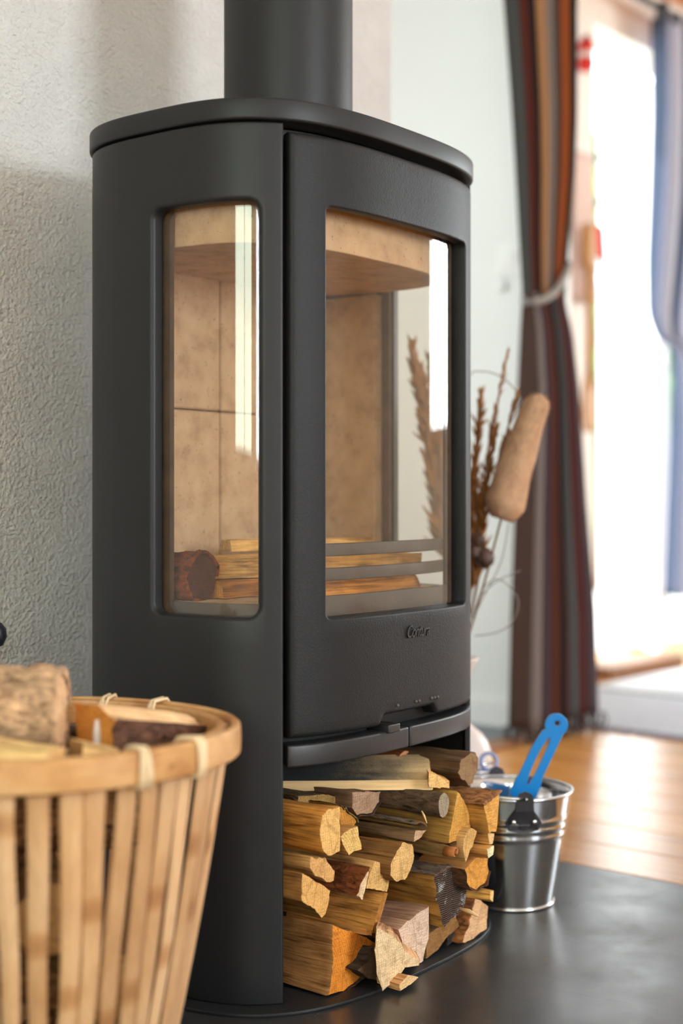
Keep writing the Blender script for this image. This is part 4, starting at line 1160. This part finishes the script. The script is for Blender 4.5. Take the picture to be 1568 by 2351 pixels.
def spl(pts):
    sp = tc.splines.new('POLY'); sp.points.add(len(pts) - 1); sp.use_cyclic_u = True
    for q, (x, y) in zip(sp.points, pts): q.co = ((x - 1240) * S_, (1780 - y) * S_, 0, 1)


def arc(cx, cy, r, a0, a1, n): return [(cx + r * math.cos(math.radians(a0 + (a1 - a0) * i / n)), cy - r * math.sin(math.radians(a0 + (a1 - a0) * i / n))) for i in range(n + 1)]


spl([(1171, 1816), (1196, 1770), (1222, 1715), (1246, 1678)] + arc(1277, 1664, 25, 205, -55, 18) + [(1284, 1700), (1264, 1742), (1243, 1786), (1240, 1802), (1229, 1830), (1218, 1856), (1196, 1862), (1176, 1840)])
spl([(1265, 1690), (1262, 1706), (1246, 1742), (1228, 1779), (1214, 1802), (1208, 1806), (1211, 1783), (1224, 1750), (1240, 1718), (1256, 1694)])
spl(arc(1279, 1660, 8, 0, 330, 11))
to = bpy.data.objects.new('tool_tmp', tc); COL.objects.link(to); bpy.context.view_layer.update()
tme = bpy.data.meshes.new_from_object(to.evaluated_get(bpy.context.evaluated_depsgraph_get())); bpy.data.objects.remove(to)
tool = tag(empty('hand_shovel', at(1240, 1780, 2.035)), 'bright blue plastic hand shovel with slotted handle standing in the pail', 'shovel')
tool.rotation_euler = (R90, 0, -TH)
ho = link('handle', tme, M['blue'], tool); auto_smooth(ho, 30)
V, F = [], []
for j in range(9):
    f = j / 8
    for i in range(9):
        u = i / 8 - 0.5
        V.append((-0.027 + 0.052 * u - 0.03 * f * 0.4, -0.045 - 0.062 * f, 0.008 * (1 - 4 * u * u) - 0.004))
for j in range(8):
    for i in range(8): F.append((j * 9 + i, j * 9 + i + 1, (j + 1) * 9 + i + 1, (j + 1) * 9 + i))
sc_ = mesh('scoop', V, F, M['blue'], tool, True)
sm = sc_.modifiers.new('s', 'SOLIDIFY'); sm.thickness = 0.002

jr = tag(empty('clip_jar', (1.772, 1.262, 0)), 'clear square-sided clip jar with pale blue lid behind the pail', 'jar')
jp = box('jar_body', (-0.03, -0.03, 0.0), (0.03, 0.03, 0.150), M['jar_glass'], jr, 0.006)
box('jar_contents', (-0.026, -0.026, 0.004), (0.026, 0.026, 0.120), M['bright_steel'], jr, 0.01)
tube('jar_rim', [(0.03 * math.cos(a * math.pi / 16), 0.03 * math.sin(a * math.pi / 16), 0.153) for a in range(32)], 0.0035, M['jar_lid'], jr, 8, True)
lc = Vector((0.004, 0.0, 0.172)); rl = RV
tube('lid_ring', [lc + RV * (0.012 + 0.012 * math.cos(a * math.pi / 12)) + DV * 0.004 * math.sin(a * math.pi / 12) + Vector((0, 0, 0.012 * math.sin(a * math.pi / 12))) for a in range(24)], 0.0028, M['jar_lid'], jr, 8, True)
tube('clip_wire', [lc - RV * 0.035 + Vector((0, 0, -0.016)), lc - RV * 0.01 + Vector((0, 0, -0.006)), lc + RV * 0.018 + Vector((0, 0, -0.002))], 0.0022, M['bright_steel'], jr, 6)

# ------------------------------------------------------------------ vase and dried flowers
VX, VY = 1.836, 1.347
vs = tag(lathe('vase', [(0, 0.0), (0.030, 0.0), (0.034, 0.004), (0.038, 0.06), (0.047, 0.11), (0.0515, 0.135), (0.0525, 0.155), (0.0505, 0.172), (0.045, 0.187), (0.036, 0.199), (0.026, 0.207), (0.018, 0.213), (0.0145, 0.225), (0.014, 0.25), (0.016, 0.285), (0.022, 0.305), (0.0305, 0.3165), (0.031, 0.319), (0.0285, 0.3195), (0.018, 0.305), (0.012, 0.28), (0.011, 0.22), (0.0, 0.19)], M['ceramic'], None, 48, (0, 0, 0)), 'pale ceramic vase with rounded belly behind the stove', 'vase')
vs.location = (VX, VY, 0)
bq = tag(empty('dried_bouquet', (VX, VY, 0.215)), 'dried grasses with one fat fuzzy tan spike in the pale vase', 'dried flowers')
root = Vector((VX, VY, 0.215)); OFF = -root


def L(p): return p - root


VZ = root.dot(DV) - 0  # depth of the vase
def stem(path, r0, r1, m, name='stem'):
    n = len(path); return tube(name, [L(p) for p in path], [r0 + (r1 - r0) * i / (n - 1) for i in range(n)], m, bq, 6)


def bez(a, b, c, n=14): return [a * (1 - t) ** 2 + b * 2 * t * (1 - t) + c * t * t for t in [i / (n - 1) for i in range(n)]]


neck = Vector((VX, VY, 0.31))
# fuzzy spike
s0, s1 = at(1150, 1192, VZ - 0.05), at(1243, 905, VZ - 0.05)
stem(bez(neck, at(1098, 1400, VZ - .03), s0), 0.0016, 0.0018, M['straw'])
ax = (s1 - s0); Lh = ax.length; ad = ax.normalized(); n1 = ad.cross(DV).normalized(); n2 = ad.cross(n1)
V, F = [], []; rings, K = 26, 20
def srad(f): return 0.0335 * min(1, (0.28 + f * 6) ** 0.5, ) * (1 - 0.42 * f) * (1 if f < 0.9 else math.sqrt(max(0.0, 1 - ((f - 0.9) / 0.1) ** 2)) * 0.98 + 0.02)
for i in range(rings + 1):
    f = i / rings; c = s0 + ad * Lh * f + n1 * 0.004 * math.sin(3 * f)
    for k in range(K):
        a = 2 * math.pi * k / K; r = srad(f) * (1 + 0.08 * tv((math.cos(a), math.sin(a), f * 3), 1.5))
        V.append(L(c + (n1 * math.cos(a) + n2 * math.sin(a)) * r))
for i in range(rings):
    for k in range(K): F.append((i * K + k, i * K + (k + 1) % K, (i + 1) * K + (k + 1) % K, (i + 1) * K + k))
F += [tuple(reversed(range(K))), tuple(rings * K + k for k in range(K))]
hd_ = fixn(mesh('fuzzy_spike', V, F, M['fuzz'], bq, True)); hd_['label'] = 'fat fuzzy tan flower spike'
V, F = [], []
for i in range(9000):
    f = rnd.random() * 0.99; a = rnd.random() * 2 * math.pi; r = srad(f) * 0.97
    o1 = n1 * math.cos(a) + n2 * math.sin(a); c = s0 + ad * Lh * f + n1 * 0.004 * math.sin(3 * f) + o1 * r
    d = (o1 + ad * rnd.uniform(-.2, .8) + Vector((rnd.gauss(0, .3), rnd.gauss(0, .3), rnd.gauss(0, .3)))).normalized(); t = o1.cross(ad) * 0.0003
    l = rnd.uniform(.003, .0075); k = len(V); V += [L(c - t), L(c + t), L(c + d * l)]; F.append((k, k + 1, k + 2))
hr_ = mesh('spike_fuzz', V, F, M['fuzz'], hd_); hr_['kind'] = 'stuff'


def plume(path, seed, n=70, ln=0.03, w_=0.0016, t0=0.35):
    r = random.Random(seed); stem(path, 0.0013, 0.0007, M['straw'])
    V, F = [], []
    for i in range(n):
        f = t0 + (1 - t0) * i / n; q = f * (len(path) - 1); j = min(int(q), len(path) - 2)
        p = path[j].lerp(path[j + 1], q - j); ad_ = (path[j + 1] - path[j]).normalized()
        d = (ad_ + Vector((r.gauss(0, .22), r.gauss(0, .22), r.gauss(0, .22)))).normalized(); l = ln * r.uniform(.5, 1) * (1.15 - 0.7 * (f - t0) / (1 - t0))
        tube_data([L(p), L(p + d * l * .5), L(p + d * l)], [w_ * .5, w_ * r.uniform(.7, 1.3), w_ * .2], 5, V, F)
    o = mesh('grass_plume', V, F, M['plume'], bq, True); return o


plume(bez(neck, at(1090, 1150, VZ), at(1166, 805, VZ)), 1, 130, 0.032, 0.0014, 0.42)
plume(bez(neck, at(1095, 1250, VZ - .02), at(1186, 905, VZ - .02)), 2, 150, 0.038, 0.0018, 0.3)
plume(bez(neck, at(1085, 1150, VZ + .02), at(1104, 905, VZ + .02)), 3, 200, 0.045, 0.0024, 0.35)
plume(bez(neck, at(1090, 1250, VZ + .02), at(1140, 985, VZ - .03)), 4, 180, 0.04, 0.0022, 0.25)
plume(bez(neck, at(1060, 1150, VZ + .02), at(1050, 850, VZ + .03)), 5, 240, 0.05, 0.0028, 0.3)
plume(bez(neck, at(1030, 1150, VZ - .02), at(990, 830, VZ - .01)), 6, 300, 0.055, 0.0032, 0.3)
plume(bez(neck, at(1010, 1150, VZ - .02), at(945, 800, VZ)), 7, 340, 0.06, 0.0034, 0.3)
plume(bez(neck, at(1030, 1200, VZ + .03), at(965, 850, VZ + .03)), 8, 320, 0.06, 0.0034, 0.3)
for (px, py, rr_) in ((1112, 1280, 0.0165), (1098, 1240, 0.012), (1090, 1268, 0.013)):
    c = L(at(px, py, VZ - 0.035)); bm = bmesh.new(); bmesh.ops.create_icosphere(bm, subdivisions=3, radius=rr_)
    for v in bm.verts: v.co = c + v.co * (1 + 0.22 * tv(v.co + c, 130))
    me = bpy.data.meshes.new('seed_pod'); bm.to_mesh(me); bm.free(); link('seed_pod', me, M['pod'], bq, True)
stem(bez(neck, at(1085, 1400, VZ - .03), at(1105, 1290, VZ - .035)), 0.0022, 0.0022, M['straw'])
def curl(pts): 
    P = [at(*p, VZ - 0.01) for p in pts]; out = []
    for i in range(len(P) - 1):
        a, b = P[max(0, i - 1)], P[min(len(P) - 1, i + 2)]
        for t in [k / 6 for k in range(6)]:
            p1, p2 = P[i], P[i + 1]; m1, m2 = (p2 - a) / 2, (b - p1) / 2
            out.append(p1 * (2 * t ** 3 - 3 * t * t + 1) + m1 * (t ** 3 - 2 * t * t + t) + p2 * (-2 * t ** 3 + 3 * t * t) + m2 * (t ** 3 - t * t))
    out.append(P[-1]); tube('curl_stem', [L(p) for p in out], 0.0009, M['wire'], bq, 6)


curl([(1070, 1420), (1060, 1000), (1075, 870), (1110, 853), (1155, 868), (1190, 905), (1200, 935)])
curl([(1085, 1420), (1100, 1375), (1140, 1335), (1195, 1310)])
curl([(1090, 1400), (1110, 1350), (1145, 1330), (1180, 1360), (1190, 1390), (1175, 1430), (1140, 1452), (1090, 1460)])
curl([(1086, 1420), (1110, 1370), (1150, 1290), (1168, 1200)])

# ------------------------------------------------------------------ curtains


def lerp_tab(tab, v):
    tab = sorted(tab)
    if v <= tab[0][0]: return tab[0][1:]
    for a, b in zip(tab, tab[1:]):
        if v <= b[0]:
            f = (v - a[0]) / (b[0] - a[0]); f = f * f * (3 - 2 * f) if len(tab) < 3 else f
            return tuple(p + (q - p) * f for p, q in zip(a[1:], b[1:]))
    return tab[-1][1:]


def curtain(name, tab, zs, Y, folds, amp, stripes, parent, seed, nu=240, low=None, split=0.0):
    """hanging cloth: tab = (z, xleft, xright, foldscale)"""
    V, F = [], []; r = random.Random(seed); ph = [r.uniform(0, 6.28) for _ in range(4)]
    for z in zs:
        xl, xr, am = lerp_tab(tab, z)
        for i in range(nu + 1):
            u = i / nu; wv = math.sin(2 * math.pi * folds * u + ph[0] + 0.5 * math.sin(2 * math.pi * 2 * u + ph[1]) + 0.25 * z)
            V.append((xl + (xr - xl) * u + 0.006 * am * math.cos(2 * math.pi * folds * u + ph[2]), Y + amp * am * wv + 0.3 * amp * am * math.sin(2 * math.pi * folds * 2.1 * u + ph[3]), z))
    for j in range(len(zs) - 1):
        for i in range(nu): F.append((j * (nu + 1) + i, j * (nu + 1) + i + 1, (j + 1) * (nu + 1) + i + 1, (j + 1) * (nu + 1) + i))
    o = mesh(name, V, F, M['stripes'], parent, True)
    a = o.data.color_attributes.new('Col', 'FLOAT_COLOR', 'CORNER')
    tot = sum(s[0] for s in stripes); cum = []; c = 0
    for wd, col in stripes: c += wd / tot; cum.append((c, col))
    cum2, c = [], 0
    for wd, col in low or []: c += wd / sum(s[0] for s in low); cum2.append((c, col))
    for pl in o.data.polygons:
        u = ((pl.vertices[0] % (nu + 1)) + 0.5) / nu
        cm = cum2 if (cum2 and V[pl.vertices[0]][2] < split) else cum
        col = next((cc for e, cc in cm if u <= e), cm[-1][1])
        for li in pl.loop_indices: a.data[li].color = col
    s = o.modifiers.new('thickness', 'SOLIDIFY'); s.thickness = 0.003
    return o


zc = lambda y, dep: CAMZ + (1140 - y) / 3265.0 * dep
xa = lambda px, Y: at_y(px, 1140, Y).x
CYY = 1.86
tab = [(zc(y, 3.42), xa(l, CYY), xa(rr2, CYY), am) for y, l, rr2, am in ((-700, 1120, 1345, .4), (0, 1161, 1327, .4), (250, 1181, 1326, .38), (400, 1190, 1320, .35), (560, 1198, 1306, .3), (690, 1206, 1296, .3), (760, 1206, 1310, .5), (900, 1204, 1322, .7), (1150, 1196, 1340, .6), (1420, 1186, 1362, .6), (1690, 1180, 1368, .6))]
zs = [0.035 + (2.2 - 0.035) * i / 70 for i in range(71)]
G1, G2, RD, BK, TN, GY, RU, OR, SL, PU = srgb(74, 68, 64), srgb(60, 60, 58), srgb(92, 40, 32), srgb(32, 30, 30), srgb(176, 128, 88), srgb(128, 116, 110), srgb(112, 54, 26), srgb(160, 84, 40), srgb(76, 82, 84), srgb(78, 66, 72)
cur = tag(empty('striped_curtain', (2.95, CYY, 0.0)), 'brown striped woven curtain tied back beside the garden door', 'curtain')
st_ = [(7, G2), (5, G1), (7, RD), (2, PU), (10, BK), (3, G2), (15, TN), (3, BK), (11, GY), (3, G1), (10, RU), (7, OR), (4, RU), (6, BK), (6, G2)]
DB_, LG_, RB_, MA_ = srgb(66, 50, 44), srgb(146, 136, 134), srgb(96, 56, 46), srgb(92, 50, 48)
sl_ = [(12, DB_), (5, G2), (8, LG_), (4, GY), (8, PU), (10, RB_), (11, BK), (8, RD), (9, SL), (4, BK), (9, MA_), (9, PU), (6, G1)]
cloth = curtain('curtain_cloth', [(a, b - 2.95, c - 2.95, d) for a, b, c, d in tab], zs, 0.0, 8, 0.032, st_, cur, 3, low=sl_, split=zc(700, 3.42))
V, F = [], []
for i in range(70):
    f = i / 69; x_ = (tab[-1][1] + (tab[-1][2] - tab[-1][1]) * f) - 2.95; yy = 0.03 * math.sin(2 * math.pi * 8 * f)
    tube_data([(x_, yy, 0.04), (x_ + rnd.uniform(-.006, .006), yy + rnd.uniform(-.006, .006), 0.02), (x_ + rnd.uniform(-.012, .012), yy + rnd.uniform(-.012, .012), 0.0)], 0.0028, 5, V, F)
f_ = mesh('fringe', V, F, simple('dark_fringe', srgb(64, 50, 46), 0.9), cur); f_['kind'] = 'stuff'
rod = tube('curtain_rod', [(1.87, CYY, 2.215), (3.12, CYY, 2.215)], 0.011, M['black'], None, 12); tag(rod, 'dark rod carrying the brown striped curtain, above the frame', 'curtain rod')
V, F = tube_data([at_y(px, py, CYY - dy) for px, py, dy in ((1203, 690, .0), (1206, 694, .03), (1225, 695, .05), (1250, 688, .055), (1272, 674, .05), (1288, 654, .045), (1300, 628, .03), (1306, 606, .0))], 0.0085, 10)
tb_ = fixn(mesh('curtain_tieback', V, F, M['rope'], None, True)); tag(tb_, 'grey rope tieback around the brown striped curtain', 'tieback')

GYY = 2.27
tab2 = [(zc(y, 4.7), xa(l, GYY), xa(rr2, GYY), am) for y, l, rr2, am in ((60, 1512, 1680, 1.0), (250, 1514, 1680, 1.0), (450, 1508, 1676, 1.0), (600, 1500, 1660, .9), (720, 1497, 1640, .7), (770, 1510, 1625, .5), (795, 1550, 1615, .35), (830, 1556, 1625, .5), (1000, 1556, 1650, .8), (1370, 1540, 1670, .9))]
zs2 = [zc(1370, 4.7) + (zc(40, 4.7) - zc(1370, 4.7)) * i / 60 for i in range(61)]
WB, MB_, DB = srgb(214, 216, 232), srgb(150, 156, 182), srgb(78, 90, 112)
cur2 = tag(empty('grey_curtain', (4.4, GYY, 0.0)), 'blue-grey and white curtain at the right edge beside the garden door', 'curtain')
curtain('curtain_cloth', [(a, b - 4.4, c - 4.4, d) for a, b, c, d in tab2], zs2, 0.0, 6, 0.04, [(4, MB_), (5, DB), (13, WB), (6, DB), (9, MB_), (12, WB), (8, DB), (12, WB), (8, MB_), (12, WB)], cur2, 5)
rod2 = tag(empty('garden_door_rod', (3.9, GYY - 0.03, 2.155)), 'dark curtain rod above the garden door', 'curtain rod')
tube('rod', [(-0.45, 0, 0), (1.6, 0, 0)], 0.012, M['black'], rod2, 10)
pk = at_y(1520, 45, GYY - 0.03)
lathe('bracket', [(0, -0.02), (0.022, -0.02), (0.022, 0.02), (0, 0.02)], M['black'], rod2, 16, (pk.x - 3.9, 0, 0))
for i in range(6):
    x_ = xa(1535 + i * 22, GYY) - 3.9
    tube('ring', [(x_, 0.016 * math.cos(a * math.pi / 8), 0.016 * math.sin(a * math.pi / 8) - 0.004) for a in range(16)], 0.003, M['black'], rod2, 6, True)

# ------------------------------------------------------------------ things hung on the strip of wall beside the garden door
HY = DW - 0.03
h1 = tag(empty('knitted_ornament', at_y(1346, 115, HY)), 'small red and white knitted ornament hung high beside the garden door', 'ornament')
for k, (dz, r_, m) in enumerate(((0.035, 0.014, M['black']), (0.012, 0.026, M['red']), (-0.018, 0.024, M['ceramic']), (-0.042, 0.028, M['red']))):
    lathe('ornament_ball', [(0.0005, -r_), (r_ * .7, -r_ * .7), (r_, 0), (r_ * .7, r_ * .7), (0.0005, r_)], m, h1, 16, (0, 0, dz))
c0 = at_y(1340, 455, HY)
ck = []
V, F = [], []
for j in range(13):
    for i in range(17):
        u = i / 16 - .5; v = j / 12; V.append((u * (0.10 + 0.05 * v), 0.008 * math.sin(u * 26) * (0.3 + v), 0.14 - 0.46 * v))
for j in range(12):
    for i in range(16): F.append((j * 17 + i, j * 17 + i + 1, (j + 1) * 17 + i + 1, (j + 1) * 17 + i))
tw = mesh('hand_towel', V, F, M['pink_cloth'], None, True); tw.location = c0; s = tw.modifiers.new('t', 'SOLIDIFY'); s.thickness = 0.004
tag(tw, 'pale pink cloth hanging beside the striped curtain, left of the red pennant', 'towel')
a_, b_ = at_y(1371, 515, HY), at_y(1376, 605, HY)
V = []
for dy in (0.0, -0.006):
    V += [(-0.03, dy, 0.06), (0.03, dy, 0.055), (0.045, dy, -0.075), (0.0, dy, -0.045)]
F = [(0, 1, 2, 3), (7, 6, 5, 4)] + [(i, (i + 1) % 4, 4 + (i + 1) % 4, 4 + i) for i in range(4)]
pn = fixn(mesh('red_pennant', V, F, M['red'])); pn.location = at_y(1372, 560, HY); tag(pn, 'small bright red felt pennant hanging by the garden door', 'pennant')
pd = tag(empty('wooden_paddle', at_y(1353, 760, HY - 0.045)), 'varnished wooden paddle hanging beside the garden door under the pennant', 'paddle')
tube('shaft', [(0, 0, -0.18), (0, 0, 0.2)], 0.012, M['oar'], pd, 10)
box('grip', (-0.024, -0.014, 0.19), (0.024, 0.014, 0.33), M['oar'], pd, 0.011)
V = [];
out_ = [(-0.014, 0), (-0.03, -0.05), (-0.036, -0.12), (-0.02, -0.18), (0.02, -0.18), (0.036, -0.12), (0.03, -0.05), (0.014, 0)]
for dy in (-0.007, 0.007): V += [(x_, dy, z_ - 0.13) for x_, z_ in out_]
n = len(out_); F = [tuple(range(n)), tuple(reversed(range(n, 2 * n)))] + [(i, (i + 1) % n, n + (i + 1) % n, n + i) for i in range(n)]
fixn(mesh('blade', V, F, M['oar'], pd))

# ------------------------------------------------------------------ fire tool at the left edge
ft = tag(empty('fire_poker', at(-12, 1455, 1.72) * 1.0), 'black fire iron with rounded knob at the left edge by the wall', 'fire iron')
zt = ft.location.z
lathe('knob', [(0.0005, -0.018), (0.010, -0.014), (0.0145, -0.004), (0.0135, 0.006), (0.008, 0.013), (0.0005, 0.0155)], M['black'], ft, 20)
tube('shaft', [(0, 0, -0.016), (0, 0, -zt + 0.012)], 0.005, M['black'], ft, 10)
lathe('stand_base', [(0.0, -zt), (0.06, -zt), (0.06, -zt + 0.008), (0.01, -zt + 0.014), (0.0, -zt + 0.014)], M['black'], ft, 32)
